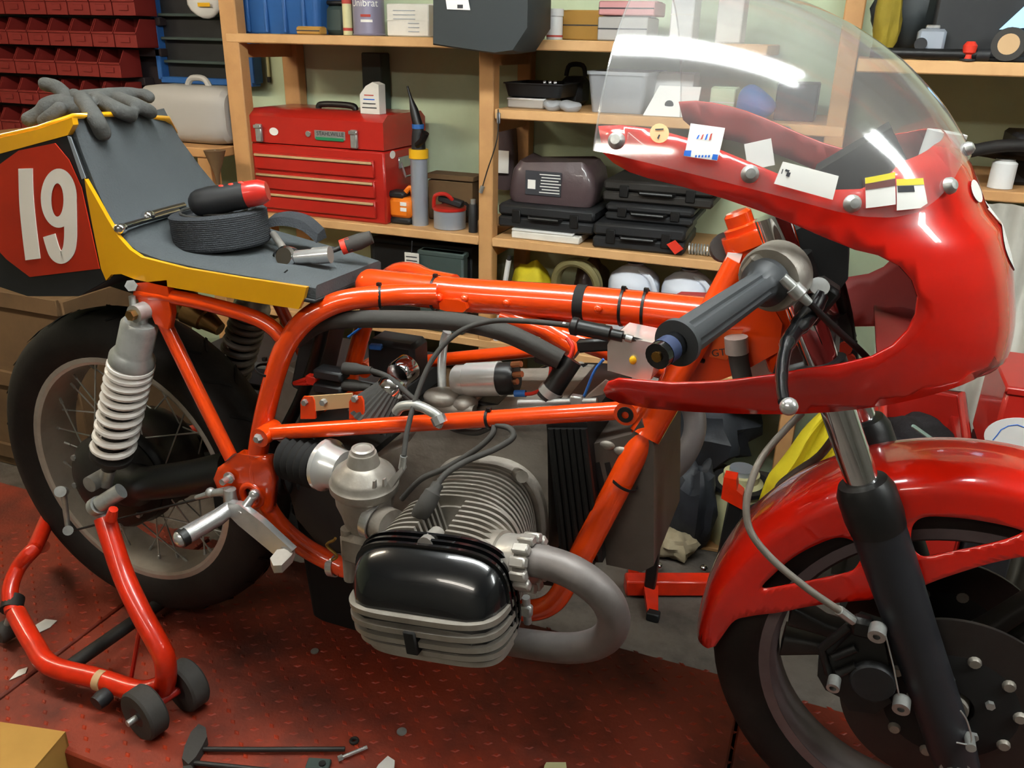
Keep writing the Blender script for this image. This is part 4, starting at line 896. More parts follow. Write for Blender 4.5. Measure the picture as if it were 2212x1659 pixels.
dome((2088, 322), fscreen, (.1, .28), .007)
def decal(px, fn, g, m, name, off=.0022, par=None, du=.02, dv=.02):
    o = chain(fn, px, g); ol = dens(o, .02)
    def f(u, v):
        p = fn(u, v); p1 = fn(u+.01, v); p2 = fn(u, v+.01); n = unit(np.cross(p1-p, p2-p)); n = n if n @ (p-A(1.1, 0, .95)) > 0 else -n; return p+n*off
    return part(MB().patch(ol, f, du, dv), name, m, fairing if par is None else par)
s1 = decal([(1492, 268), (1566, 278), (1549, 348), (1478, 338)], fscreen, (.9, .35), 'sticker_white', 'square_sticker')
decal([(1479, 326), (1494, 326), (1492, 339), (1477, 337)], fscreen, (.9, .32), 'ink_blue', 'sticker_print', .0027, s1); decal([(1540, 334), (1551, 335), (1549, 347), (1537, 345)], fscreen, (.9, .32), 'ink_blue', 'sticker_print', .0027, s1)
for k, m_ in enumerate(('ink_blue', 'ink_red', 'ink_blue', 'ink_red')):
    decal([(1508+k*9, 294-k), (1512+k*9, 292-k), (1508+k*9, 301+k), (1504+k*9, 302+k)], fscreen, (.9, .33), m_, 'sticker_print', .0027, s1)
for k in range(5): decal([(1502+k*7, 336), (1506+k*7, 336), (1505+k*7, 341), (1501+k*7, 341)], fscreen, (.9, .33), 'ink_blue', 'sticker_print', .0027, s1)
mat('sticker_orange', 'eebd8c', .5)
s2 = decal([(1425+21*math.cos(a), 289+21*math.sin(a)) for a in np.linspace(0, 2*PI, 16, endpoint=False)], fscreen, (.93, .33), 'sticker_orange', 'round_sticker')
decal([(1416, 280), (1434, 279), (1434, 282), (1416, 283)], fscreen, (.93, .33), 'ink', 'sticker_print', .0027, s2); decal([(1420, 300), (1424, 292), (1427, 293), (1423, 302)], fscreen, (.93, .33), 'ink', 'sticker_print', .0027, s2)
s3 = decal([(1690, 350), (1696, 351), (1810, 381), (1797, 432), (1671, 397)], fscreen, (.75, .25), 'sticker_white', 'long_sticker')
for q in ([(1689, 366), (1691, 366), (1688, 376), (1686, 376)], [(1696, 366), (1705, 369), (1702, 373), (1694, 370)], [(1700, 372), (1707, 374), (1703, 383), (1696, 380)]): decal(q, fscreen, (.75, .25), 'ink', 'sticker_print', .0027, s3)
mat('sticker_yellow', 'dfd02e', .5); mat('sticker_brown', '6a3f3a', .6)
s4 = decal([(1866, 385), (1930, 373), (1932, 442), (1868, 450)], fscreen, (.55, .2), 'sticker_white', 'brand_sticker')
decal([(1866, 385), (1930, 373), (1930, 386), (1866, 398)], fscreen, (.55, .2), 'sticker_yellow', 'sticker_print', .0027, s4); decal([(1866, 398), (1930, 387), (1931, 402), (1867, 411)], fscreen, (.55, .2), 'sticker_brown', 'sticker_print', .0027, s4)
s5 = decal([(1933, 388), (1990, 386), (2000, 440), (1985, 450), (1934, 455)], fscreen, (.45, .2), 'sticker_white', 'brand_sticker')
decal([(1933, 388), (1990, 386), (1992, 400), (1933, 402)], fscreen, (.45, .2), 'sticker_yellow', 'sticker_print', .0027, s5); decal([(1935, 403), (1970, 402), (1972, 415), (1936, 416)], fscreen, (.45, .2), 'ink', 'sticker_print', .0027, s5)
sq = inv(fbody, 2107, 413, (.2, .995))
part(MB().patch([sq+A(.042*math.cos(a), .0115*math.sin(a)) for a in np.linspace(0, 2*PI, 20, endpoint=False)], lambda u, v: fbody(u, v)+unit(fbody(u, v)-A(1.05, 0, .92))*.002, .02, .006), 'white_spot', 'sticker_white', fairing)
# white number roundel wrapping the nose (seen edge-on)
ol = [A(.4*math.cos(a)-.26, .945+.05*math.sin(a)) for a in np.linspace(0, 2*PI, 40, endpoint=False)]
def fnose(u, v): p = fbody(u, v); return p+unit(A(p[0]-.965, p[1]*2, 0))*.0015
part(MB().patch(ol, fnose, .05, .015), 'nose_roundel', 'sticker_white', fairing)
# mirror stalk piece and small white tag inside the screen
part(MB().prism([A(1.08, .12, 1.02), A(1.115, .12, 1.03), A(1.125, .12, .995), A(1.09, .12, .985)], A(0, .004, 0)), 'inner_tag', 'sticker_white', fairing)
# inside the fairing: dash bracket, stays, brackets
dash = part(MB().prism(T([(1690, 560, -.07), (1702, 505, -.07), (1735, 490, -.07), (1832, 522, -.07), (1832, 602, -.07), (1800, 645, -.07), (1722, 645, -.07)]), A(0, .14, 0)), 'dash_box', 'black_matt')
part(MB().tube(cr(T([(1650, 560, -.06), (1700, 520, -.05), (1760, 490, -.03), (1820, 470, 0)]), 4), .008, 10), 'fairing_stay', 'black_satin', dash)
part(MB().tube(cr(T([(1806, 590, .1), (1828, 680, .1), (1842, 785, .08)]), 4), .009, 10), 'fairing_stay', 'black_satin', dash)
ch = [fbody(t, .802)*A(1, 1, 1)-A(.004, 0, 0) for t in np.linspace(-.47, .47, 25)]
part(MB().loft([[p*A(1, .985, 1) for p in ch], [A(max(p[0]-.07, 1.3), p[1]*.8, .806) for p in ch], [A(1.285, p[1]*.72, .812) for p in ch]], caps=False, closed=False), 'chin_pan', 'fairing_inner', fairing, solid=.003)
part(MB().prism(T([(1722, 752, .04), (1800, 742, .04), (1852, 760, .04), (1850, 800, .04), (1740, 812, .04)]), A(0, .05, 0)), 'lower_bracket', 'black_matt', dash)
for x, y in ((1826, 752), (1834, 778)): part(MB().lathe([(0, -.004), (.009, -.004), (.009, .004), (0, .004)], at(x, y, .036), (0, 1, 0), 16), 'bracket_stud', 'plate_red', dash)
part(MB().box(A(1.235, .1, .965), (.06, .05, .02), roty(.4), .004).box(A(1.3, .04, .97), (.05, .06, .02), roty(.5), .004), 'red_bracket', 'frame_orange', dash)
part(MB().prism([A(1.18, .02, 1.0), A(1.26, .02, 1.06), A(1.3, .02, 1.0), A(1.22, .02, .95)], A(0, .1, 0)), 'foam_block', 'black_matt', dash)
part(MB().cyl(A(1.31, .0, .98), A(1.32, .0, 1.06), .022, 18), 'cream_bottle', 'white_plastic', dash)
part(MB().tube(T([(1592, 735, -.045), (1596, 780, -.045), (1604, 818, -.045)]), [.014, .013, .013], 12), 'taped_strut', 'rubber_grey', dash)
part(MB().tube(T([(1590, 728, -.046), (1592, 762, -.046)]), .0155, 12), 'strut_clip', 'alloy_bright', dash)
part(MB().prism(T([(1612, 755, .03), (1660, 745, .03), (1690, 800, .03), (1640, 822, .03), (1620, 815, .03)]), A(0, .03, 0)), 'paper_pack', 'paper', dash)
part(MB().prism(T([(1640, 745, 0), (1690, 735, 0), (1700, 790, 0), (1672, 800, 0)]), A(0, .03, 0)), 'yoke_clamp', 'black_satin', dash)
mat('navy', '24304f', .5)
# ---------------- clip-on bar: grip, twist housing, brake lever
ga, gb_ = at(1660, 606, -.215), at(1452, 748, -.405); gx = unit(gb_-ga); GL = np.linalg.norm(gb_-ga); Fm = frame_of(gx); rings = []
for t, r in ((0, .021), (.02, .026), (.06, .026), (.1, .019), (.14, .0165), (.5, .0175), (.9, .0182), (.93, .0185), (.935, .0225), (.965, .0225), (.97, .015)):
    gr = 1 if .12 < t < .92 else 0
    rings.append([ga+gx*GL*t+r*(1-(.13*gr if k % 8 in (0, 1) else 0))*(Fm[:, 0]*math.cos(2*PI*k/48)+Fm[:, 1]*math.sin(2*PI*k/48)) for k in range(48)])
bar = part(MB().tube([at(1700, 580, -.1), ga, gb_], .011, 16), 'handlebar', 'black_satin')
part(MB().loft(rings), 'grip', 'grip_grey', bar, angle=30)
part(MB().cyl(gb_-gx*.012, gb_+gx*.026, .0122, 18), 'bar_end', 'black_gloss', bar); part(MB().lathe([(.0124, 0), (.0126, 0), (.0126, .014), (.0124, .014)], gb_+gx*.004, gx, 20, caps=False), 'bar_end_label', 'navy', bar)
part(MB().cyl(gb_+gx*.025, gb_+gx*.028, .005, 10), 'end_screw', 'brass', bar)
hx = ga-gx*.012
hsg = part(MB().lathe([(0, -.022), (.033, -.022), (.0365, -.018), (.0365, .008), (.034, .012), (0, .012)], hx, gx, 36), 'twist_housing', 'alloy', bar)
part(MB().box((at(1650, 585, -.21)+at(1692, 600, -.2))/2, (.062, .026, .022), np.stack([unit(at(1700, 612, -.2)-at(1620, 570, -.21)), unit(np.cross(gx, at(1700, 612, -.2)-at(1620, 570, -.21))), gx], 1), .004), 'cable_exit', 'alloy', bar)
part(MB().tube(T([(1690, 600, -.235), (1712, 620, -.235), (1713, 621, -.235), (1730, 638, -.235), (1731, 639, -.235), (1748, 655, -.232)]), [.006, .006, .0085, .0085, .0055, .0045], 10), 'cable_fitting', 'zinc', bar)
part(MB().tube(cr(T([(1748, 655, -.232), (1800, 705, -.2), (1850, 750, -.17), (1876, 776, -.16)]), 4), .0038, 10), 'clutch_cable', 'black_satin', bar)
lev = part(MB().tube(cr(T([(1768, 640, -.19), (1750, 675, -.21), (1720, 712, -.24), (1700, 745, -.27), (1690, 790, -.3), (1689, 835, -.33), (1694, 868, -.35)]), 5), [.011]*4+[.0105]*6+[.0085]*6+[.0065]*8+[.006]*7, 12), 'brake_lever', 'black_gloss', bar)
part(MB().ball(at(1704, 878, -.355), .0088, 16, 10), 'lever_ball', 'chrome_soft', bar)
part(MB().lathe([(.005, -.004), (.011, -.004), (.011, .004), (.005, .004)], at(1768, 622, -.19), A(.2, -.7, .7), 20), 'lever_pivot', 'zinc', bar)
part(MB().box(at(1765, 650, -.17), (.03, .03, .05), roty(.5), .005), 'lever_perch', 'black_satin', bar)
# ================================================================ things standing round the bike
def text_mb(s, h, origin, xdir, zdir, out, th=.0008):
    """lettering as a mesh: height h, baseline start at origin"""
    cu = bpy.data.curves.new('lettering', 'FONT'); cu.body = s; cu.size = 1; cu.extrude = 0
    ob = bpy.data.objects.new('lettering', cu); COL.objects.link(ob); bpy.context.view_layer.update()
    me = bpy.data.meshes.new_from_object(ob.evaluated_get(bpy.context.evaluated_depsgraph_get())); COL.objects.unlink(ob); bpy.data.objects.remove(ob)
    sc_ = h/.7; m = MB(); V = [origin+unit(xdir)*v.co.x*sc_+unit(zdir)*v.co.y*sc_+unit(out)*th for v in me.vertices]
    m.add(V, [tuple(p.vertices) for p in me.polygons]); return m
def boxpx(x0, y0, x1, y1, Y, depth, z0=None, bev=.004):
    """box whose front face covers the pixel rectangle on the plane Y"""
    a, b = at(x0, y1, Y), at(x1, y0, Y); zb = min(a[2], at(x1, y1, Y)[2]) if z0 is None else z0; zt = (at(x0, y0, Y)[2]+b[2])/2
    c = A((a[0]+b[0])/2, Y+depth/2, (zb+zt)/2); return c, A(abs(b[0]-a[0]), depth, abs(zt-zb))
def base_of(c, s): return A(c[0], c[1], c[2]-s[2]/2)
X_, Y_, Z_ = A(1, 0, 0), A(0, 1, 0), A(0, 0, 1)

# ---------------- red tool chest
c, s = boxpx(556, 243, 826, 474, 1.165, .28, Z3+.001); tc_ = thing('tool_chest', 'red steel three-drawer tool chest with carry handle on the shelf', 'tool chest', base_of(c, s))
x0, x1, zb, zt, yf = c[0]-s[0]/2, c[0]+s[0]/2, c[2]-s[2]/2, c[2]+s[2]/2, c[1]-s[1]/2; H = s[2]
MB().box(c-A(0, 0, H*.16), (s[0], s[1], H*.68), None, .006).build('body', 'tool_red', tc_)
MB().prism([A(x0, yf, zt-H*.31), A(x0, yf, zt-.02), A(x0, yf+.03, zt), A(x0, yf+s[1]-.03, zt), A(x0, yf+s[1], zt-.02), A(x0, yf+s[1], zt-H*.31)], A(s[0], 0, 0)).build('lid', 'tool_red', tc_)
for k in range(3):
    zc = zb+H*(.10+.19*k)+.012; d = MB().box(A(c[0]-.008, yf-.004, zc), (s[0]-.05, .012, H*.165), None, .003).build('drawer', 'tool_red', tc_)
    MB().box(A(c[0]-.008, yf-.013, zc+H*.055), (s[0]-.06, .008, .008), None, .002).build('drawer_pull', 'tan_plate', d)
for fx in (.09, .8):
    l = MB().box(A(x0+s[0]*fx, yf-.006, zt-H*.22), (.024, .012, .055), None, .003).build('latch', 'zinc', tc_); MB().box(A(x0+s[0]*fx, yf-.012, zt-H*.16), (.03, .008, .012), None, .002).build('latch_hook', 'chrome_soft', l)
MB().tube(cr([A(c[0]-.07, c[1], zt), A(c[0]-.06, c[1], zt+.012), A(c[0], c[1], zt+.015), A(c[0]+.06, c[1], zt+.012), A(c[0]+.07, c[1], zt)], 4), .01, 10).build('carry_handle', 'black_satin', tc_)
b = MB().box(A(x0+s[0]*.62, yf-.002, zt-H*.2), (.11, .004, .026), None, .001).build('name_badge', 'zinc', tc_); MB().box(A(x0+s[0]*.62, yf-.0045, zt-H*.235), (.10, .002, .009)).build('badge_band', 'green_label', b)
text_mb('STAHLWILLE', .012, A(x0+s[0]*.62-.046, yf-.0045, zt-H*.205), X_, Z_, -Y_).build('badge_lettering', 'ink', b, smooth=False)
MB().lathe([(0, -.003), (.009, -.003), (.009, .002), (0, .002)], A(x0+s[0]*.46, yf-.001, zt-H*.2), Y_, 14).build('lock', 'chrome_soft', tc_)
for p, ax in ((A(x0+s[0]*.2, yf-.0015, zt-H*.2), Y_), (A(x1+.0012, yf+.05, zt-H*.36), X_)):
    Fm = frame_of(ax); MB().prism([p+Fm[:, 0]*.017*math.cos(a)+Fm[:, 1]*.012*math.sin(a) for a in np.linspace(0, 2*PI, 18, endpoint=False)], ax*.001*(-1 if ax[1] else 1)).build('oval_sticker', 'sticker_white', tc_)
MB().tube([A(x1+.004, yf+.1, zb+H*.55), A(x1+.018, yf+.1, zb+H*.42), A(x1+.018, yf+.17, zb+H*.42), A(x1+.004, yf+.17, zb+H*.55)], .004, 8).box(A(x1+.003, yf+.135, zb+H*.55), (.006, .1, .035), None, .002).build('side_handle', 'chrome_soft', tc_)
# folded carton on the chest
p = at(800, 247, 1.2); z0 = zt+.001; t = thing('spray_carton', 'small white printed carton with slanted top on the tool chest', 'carton', A(p[0], 1.22, z0))
MB().prism([A(p[0]-.034, 1.2, z0), A(p[0]+.032, 1.2, z0), A(p[0]+.032, 1.2, z0+.085), A(p[0]+.012, 1.2, z0+.092), A(p[0]-.012, 1.2, z0+.08), A(p[0]-.034, 1.2, z0+.055)], A(0, .04, 0)).build('carton_body', 'paper', t)
for k, m_ in enumerate(('ink', 'ink', 'ink_blue', 'ink_red')): MB().box(A(p[0]-.002, 1.1993, z0+.018+k*.012), (.05-.006*k, .001, .003)).build('print_line', m_, t, smooth=False)

# ---------------- grease gun
g0 = at(908, 490, 1.22); gg = thing('grease_gun', 'grey grease gun with yellow band and black nozzle standing on the shelf', 'grease gun', A(g0[0], 1.22, Z3))
gx0, gz = g0[0], Z3; MB().lathe([(0, 0), (.026, 0), (.026, .225), (0, .225)], A(gx0, 1.22, gz), Z_, 24).build('barrel', 'grey_silver', gg)
MB().lathe([(0, .205), (.03, .205), (.03, .232), (0, .232)], A(gx0, 1.22, gz), Z_, 24).build('band', 'tape_yellow', gg)
MB().lathe([(0, .232), (.022, .232), (.02, .27), (.016, .30), (0, .30)], A(gx0, 1.22, gz), Z_, 20).build('head', 'black_plastic', gg); MB().lathe([(.0165, .292), (.0185, .292), (.0185, .305), (.0, .305)], A(gx0, 1.22, gz), Z_, 18).build('head_ring', 'blue', gg)
tip = at(880, 186, 1.22); MB().tube([A(gx0, 1.22, gz+.3), A(gx0-.012, 1.22, gz+.345), A(*((tip+A(gx0-.012, 1.22, gz+.345))/2)), tip], [.016, .013, .005, .003], 10).build('nozzle', 'black_satin', gg)
MB().tube([A(gx0+.005, 1.2, gz+.245), A(gx0+.03, 1.19, gz+.262), A(gx0+.042, 1.185, gz+.285)], [.009, .01, .012], 10).build('lever', 'black_satin', gg)
# orange and black cordless lamp, tape drum, clutter tray, black spray can
c, s = boxpx(838, 412, 884, 472, 1.185, .06, Z3+.001); t = thing('orange_battery_lamp', 'orange and black battery lamp beside the tool chest', 'lamp', base_of(c, s))
MB().box(c+A(0, 0, -s[2]*.02), (s[0], s[1], s[2]*.62), None, .012).build('case', 'orange_tool', t); MB().box(c+A(0, 0, -s[2]*.4), (s[0]*.9, s[1]*.9, s[2]*.2), None, .006).build('base', 'black_plastic', t)
MB().box(c+A(-s[0]*.15, 0, s[2]*.36), (s[0]*.7, s[1]*.9, s[2]*.2), None, .006).build('cap', 'black_plastic', t); MB().tube(cr([c+A(s[0]*.1, 0, s[2]*.4), c+A(s[0]*.4, 0, s[2]*.58), c+A(s[0]*.5, 0, s[2]*.2), c+A(s[0]*.42, 0, -s[2]*.3)], 4), .008, 8).build('handle', 'orange_tool', t)
for k in range(2): MB().box(c+A(s[0]*.22, -s[1]/2-.001, s[2]*(.12-.16*k)), (.022, .002, .012), None, .0008).build('logo_mark', 'sticker_white', t)
p = at(972, 500, 1.22); t = thing('saw_drum', 'open silver drum with red rim holding black tools on the shelf', 'drum', A(p[0], 1.22, Z3))
MB().lathe([(0, .002), (.05, .002), (.05, .058), (.047, .058), (.047, .006), (0, .006)], A(p[0], 1.22, Z3), Z_, 30).build('drum_wall', 'grey_silver', t); MB().lathe([(.046, .057), (.052, .057), (.052, .066), (.046, .066)], A(p[0], 1.22, Z3), Z_, 30).build('rim_band', 'tool_red', t)
MB().tube(cr([A(p[0]-.045, 1.2, Z3+.06), A(p[0]-.035, 1.19, Z3+.10), A(p[0]+.0, 1.19, Z3+.108), A(p[0]+.02, 1.2, Z3+.09)], 4), .006, 8).build('red_handle', 'tool_red', t); MB().box(A(p[0]+.01, 1.21, Z3+.085), (.08, .03, .02), roty(.2), .004).build('black_tool', 'black_plastic', t)
c, s = boxpx(925, 378, 1020, 432, 1.31, .07, Z3+.001); t = thing('parts_tray', 'brown cardboard tray of dark parts behind the silver drum', 'tray', base_of(c, s))
MB().box(c-A(0, 0, .01), (s[0], s[1], s[2]-.02), None, .003).build('tray_body', 'cardboard_dark', t); MB().box(c+A(.0, 0, s[2]/2-.008), (s[0]+.012, s[1]+.01, .016), None, .002).build('tray_lid', 'cardboard_dark', t)
MB().box(c+A(.03, -s[1]/2-.03, -.03), (.09, .05, .05), rotz(.2), .01).build('dark_part', 'black_plastic', t)
p = at(1022, 505, 1.19); t = thing('spray_can', 'small black spray can standing beside the middle upright', 'can', A(p[0], 1.19, Z3)); MB().lathe([(0, .001), (.014, .001), (.014, .08), (.011, .086), (0, .086)], A(p[0], 1.19, Z3), Z_, 18).build('can_body', 'black_plastic', t); MB().lathe([(0, .086), (.008, .086), (.008, .10), (0, .10)], A(p[0], 1.19, Z3), Z_, 12).build('cap', 'zinc', t)

# ---------------- plastic tool cases on the right of the middle shelf
def case(label, px, Y, depth, z0, m='black_plastic', rz=0, name='tool_case'):
    c, s = boxpx(*px, Y, depth, z0); t = thing(name, label, 'case', base_of(c, s)); R = rotz(rz)
    MB().box(c-A(0, 0, s[2]*.27), (s[0], s[1], s[2]*.46), R, .006).build('lower_shell', m, t); MB().box(c+A(0, 0, s[2]*.24), (s[0], s[1], s[2]*.5), R, .008).build('upper_shell', m, t)
    for f in (-.3, .3): MB().box(c+R @ A(s[0]*f, -s[1]/2-.002, 0), (.026, .006, s[2]*.55), R, .002).build('latch', 'black_satin', t)
    MB().tube([c+R @ A(-.05, -s[1]/2, 0), c+R @ A(-.045, -s[1]/2-.014, 0), c+R @ A(.045, -s[1]/2-.014, 0), c+R @ A(.05, -s[1]/2, 0)], .005, 8).build('handle', 'black_satin', t)
    return t, c, s
c, s = boxpx(1104, 500, 1252, 524, 1.165, .16, Z3+.001); t = thing('white_carton', 'flat white carton under the black tool case', 'carton', base_of(c, s)); MB().box(c-A(0, 0, .004), (s[0], s[1], s[2]-.008), None, .003).build('carton_body', 'paper', t); MB().box(c+A(-.01, 0, s[2]/2-.004), (s[0]-.02, s[1], .007), None, .002).build('carton_lid', 'white_plastic', t)
zc = c[2]+s[2]/2+.001; _, c1, s1_ = case('black plastic tool case lying on the flat white carton', (1075, 447, 1285, 500), 1.17, .24, zc)
zc2 = c1[2]+s1_[2]/2+.001
# shrink-wrapped brown pack
c, s = boxpx(1096, 352, 1285, 440, 1.2, .18, zc2); t = thing('brown_film_pack', 'brown plastic-wrapped pack with black printed label on the tool case', 'pack', base_of(c, s)); rings = []
for f, k in ((0, .94), (.15, 1), (.5, .99), (.8, .93), (1, .8)):
    rings.append([A(c[0]+s[0]*k*x*(1+.02*math.sin(9*x+f*5)), c[1]+s[1]*k*y, c[2]-s[2]/2+s[2]*f+.006*math.sin(20*x+13*y)*f) for x, y in rrect(1, 1, .12, 7)])
MB().loft(rings).build('wrapped_body', 'brown_bag', t)
lb = MB().box(c+A(-.02, -s[1]/2-.0015, .0), (.11, .003, .07), None, .001).build('printed_label', 'ink', t)
for k in range(7): MB().box(c+A(.0+.004*(k % 2), -s[1]/2-.0035, .026-.0085*k), (.062-.004*(k % 3), .001, .0026)).build('print_line', 'sticker_white', lb, smooth=False)
MB().box(c+A(-.055, -s[1]/2-.0035, -.004), (.024, .001, .026)).build('print_block', 'sticker_white', lb, smooth=False)
_, c2, s2_ = case('black plastic case lying at the bottom of the right stack', (1275, 487, 1478, 548), 1.16, .26, Z3+.001, rz=.04)
zc = c2[2]+s2_[2]/2+.001; _, c3, s3_ = case('middle black plastic case of the right stack', (1305, 445, 1500, 486), 1.2, .24, zc)
zc = c3[2]+s3_[2]/2+.001; case('long dark grey case on top of the right stack, under the fairing', (1300, 395, 1545, 444), 1.22, .22, zc, 'alloy_dark')
mat('tag_red', 'd2331f', .5); p = at(1458, 536, 1.145)
t = MB().prism([at(1440, 528, 1.14), at(1458, 519, 1.14), at(1476, 538, 1.14), at(1458, 550, 1.14)], A(0, .004, 0)).build('red_tag', 'tag_red'); tag(t, 'small red tag hanging over the shelf edge by the black case', 'tag')
t = thing('coil_spring', 'steel coil spring lying on the shelf by the headstock', 'spring', A(*at(1515, 528, 1.2))); q = [at(1488, 528, 1.2), at(1545, 540, 1.2)]; q[0][2] = q[1][2] = Z3+.016
Fm = frame_of(q[1]-q[0]); MB().tube([q[0]+(q[1]-q[0])*k/70+.014*(Fm[:, 0]*math.cos(k*.8)+Fm[:, 1]*math.sin(k*.8)) for k in range(71)], .0028, 6).build('coil', 'zinc', t)

# ---------------- top shelf
c, s = boxpx(508, -70, 680, 71, 1.2, .26, Z1+.001); t = thing('blue_tub', 'blue plastic storage tub at the left end of the top shelf', 'tub', base_of(c, s)); rings = []
for f, k in ((0, .9), (.03, .93), (.9, 1.0), (.9, 1.04), (1, 1.05), (1, .98), (.05, .9)): rings.append([A(c[0]+s[0]*k*x, c[1]+s[1]*k*y, c[2]-s[2]/2+s[2]*f) for x, y in rrect(1, 1, .1, 6)])
MB().loft(rings, caps=True).build('tub_body', 'blue', t)
for k in range(4): MB().box(c+A(s[0]*(-.33+.22*k), -s[1]*.49, -.02), (.012, .008, s[2]*.75), None, .003).build('moulded_rib', 'blue', t)
def carton(name, label, px, Y, depth, z0, m, extra=None, cat='box'):
    c, s = boxpx(*px, Y, depth, z0); t = thing(name, label, cat, base_of(c, s)); MB().box(c, s, None, .003).build('carton_body', m, t); MB().box(c+A(0, 0, s[2]/2+.0008), (s[0]*.98, s[1]*.48, .0016)).build('top_flap', m, t, smooth=False)
    MB().box(c+A(0, -s[1]/2-.0006, 0), (s[0]*.99, .0012, .003)).build('fold_line', 'ink' if extra is None else extra, t, smooth=False); return t, c, s
carton('small_carton', 'tiny brown carton in front of the blue tub', (640, 58, 690, 72), 1.17, .04, Z1+.001, 'cardboard')
c, s = boxpx(692, 10, 742, 70, 1.26, .14, Z1+.001); t = thing('dark_canister', 'dark smoked plastic container beside the blue tub', 'container', base_of(c, s)); MB().box(c, s, None, .014).build('container_body', 'teal_box', t); MB().box(c+A(0, 0, s[2]/2+.006), (s[0]*1.03, s[1]*1.03, .012), None, .004).build('lid', 'black_plastic', t)
def lathe_thing(name, label, cat, px, Y, z0, prof_parts, group=None):
    p = at(*px, Y); o = A(p[0], Y, z0); t = thing(name, label, cat, o, group)
    for nm, m, pr in prof_parts: MB().lathe(pr, o, Z_, 24).build(nm, m, t)
    return t, o
lathe_thing('sealant_cartridge', 'beige and red sealant cartridge left of the paint tin', 'cartridge', (752, 68), 1.2, Z1+.001, [('tube_body', 'cream', [(0, 0), (.014, 0), (.014, .11), (0, .11)]), ('lower_band', 'ink_red', [(.0142, .012), (.0146, .012), (.0146, .02), (.0142, .02)]), ('upper_band', 'ink_red', [(.0142, .085), (.0146, .085), (.0146, .105), (.0142, .105)]), ('nozzle', 'cream', [(0, .11), (.006, .11), (.003, .16), (0, .16)])])
t, o = lathe_thing('paint_tin', 'grey metal paint tin with white lettering on the top shelf', 'tin', (798, 70), 1.22, Z1+.001, [('tin_body', 'lavender_tin', [(0, 0), (.047, 0), (.049, .003), (.0465, .006), (.0465, .118), (.049, .121), (.047, .125), (0, .125)]), ('lid', 'zinc', [(0, .125), (.038, .125), (.04, .128), (.036, .13), (0, .128)])])
def curved_text(s_, h, o, r, z, a0, m, par, nm):
    tm_ = text_mb(s_, h, A(0, 0, 0), X_, Z_, -Y_); 
    wd = max(p[0] for p in tm_.v); tm_.v = [A(o[0]+r*math.sin((p[0]-wd/2)/r+a0), o[1]-r*math.cos((p[0]-wd/2)/r+a0), o[2]+z+p[2]) for p in tm_.v]; tm_.build(nm, m, par, smooth=False)
curved_text('Unibrat', .02, o, .0472, .078, .22, 'sticker_white', t, 'tin_lettering')
for k, (w_, m_) in enumerate(((.03, 'ink_red'), (.035, 'sticker_white'))): MB().lathe([(.0467, .05-.014*k), (.0471, .05-.014*k), (.0471, .057-.014*k), (.0467, .057-.014*k)], o, Z_, 10, caps=False, arc=w_/.0467).build('tin_stripe', m_, t)
t, c, s = carton('white_box', 'white printed cardboard box right of the paint tin', (836, 8, 925, 70), 1.18, .16, Z1+.001, 'paper', 'paper')
for k in range(6): MB().box(c+A(-.01 if k < 3 else .02, -s[1]/2-.0012, .025-.011*k), (.07 if k < 3 else .035, .0008, .002)).build('print_line', 'grey_silver', t, smooth=False)
# black bag hung in front of the shelf from the board above
MB().box((.3, 1.32, 1.737), (1.86, .37, .026), None, .003).build('board', 'pine', sh)
rings = []; bg = [(928, -60), (1148, -60), (1146, 60), (1112, 112), (1070, 118), (1000, 108), (928, 97)]
c = at(1035, 40, 1.0); hb = thing('black_equipment_bag', 'large black bag with white tag hanging in front of the top shelf', 'bag', A(c[0], 1.03, at(1035, 118, 1.0)[2]))
fp_ = [at(x, y, .95) for x, y in bg]; bp_ = [p+A(0, .17, 0) for p in fp_]; cn = sum(fp_)/len(fp_)
MB().loft([[cn+(p-cn)*.93 for p in fp_], [p+A(0, .02, 0) for p in fp_], [p+A(0, .15, 0) for p in fp_], [cn+A(0, .17, 0)+(p-cn)*.93 for p in fp_]]).build('bag_body', 'bag_black', hb)
MB().prism([at(962, -8, .948), at(1010, -8, .948), at(1016, 22, .948), at(966, 20, .948)], A(0, -.001, 0)).build('white_tag', 'sticker_white', hb); MB().prism([at(988, 10, .9465), at(1000, 10, .9465), at(1000, 18, .9465), at(988, 18, .9465)], A(0, -.0006, 0)).build('tag_print', 'ink', hb)
for dx in (-.07, .07): MB().tube([cn+A(dx, .085, .08), A(cn[0]+dx*.6, 1.13, 1.75), A(cn[0]+dx*.6, 1.16, 1.752)], .006, 8).build('strap', 'black_satin', hb)
for k, (x, lb_) in enumerate(((1163, 'slim grey jar with white lid right of the black bag'), (1198, 'white jar with white screw lid right of the slim grey jar'))):
    r = (.017, .021)[k]; lathe_thing('jar', lb_, 'jar', (x, 70), 1.2, Z1+.001, [('jar_body', ('jerry', 'white_plastic')[k], [(0, 0), (r, 0), (r*1.05, .004), (r, .055), (r*.85, .06), (0, .06)]), ('lid', 'white_plastic', [(0, .058), (r*1.1, .058), (r*1.1, .076), (0, .076)]), ('label_band', 'ink_red', [(r*1.03, .006), (r*1.06, .006), (r*1.06, .011), (r*1.03, .011)])])
carton('brown_carton', 'plain brown carton behind the two jars', (1214, 22, 1310, 70), 1.28, .14, Z1+.001, 'cardboard')
_, c, s = carton('grey_carton', 'low grey carton next to the brown one, under a pink box', (1290, 36, 1400, 72), 1.2, .14, Z1+.001, 'jerry')
carton('pink_carton', 'pink box stacked on the low grey carton', (1292, 2, 1415, 35), 1.2, .14, c[2]+s[2]/2+.003, 'pink')
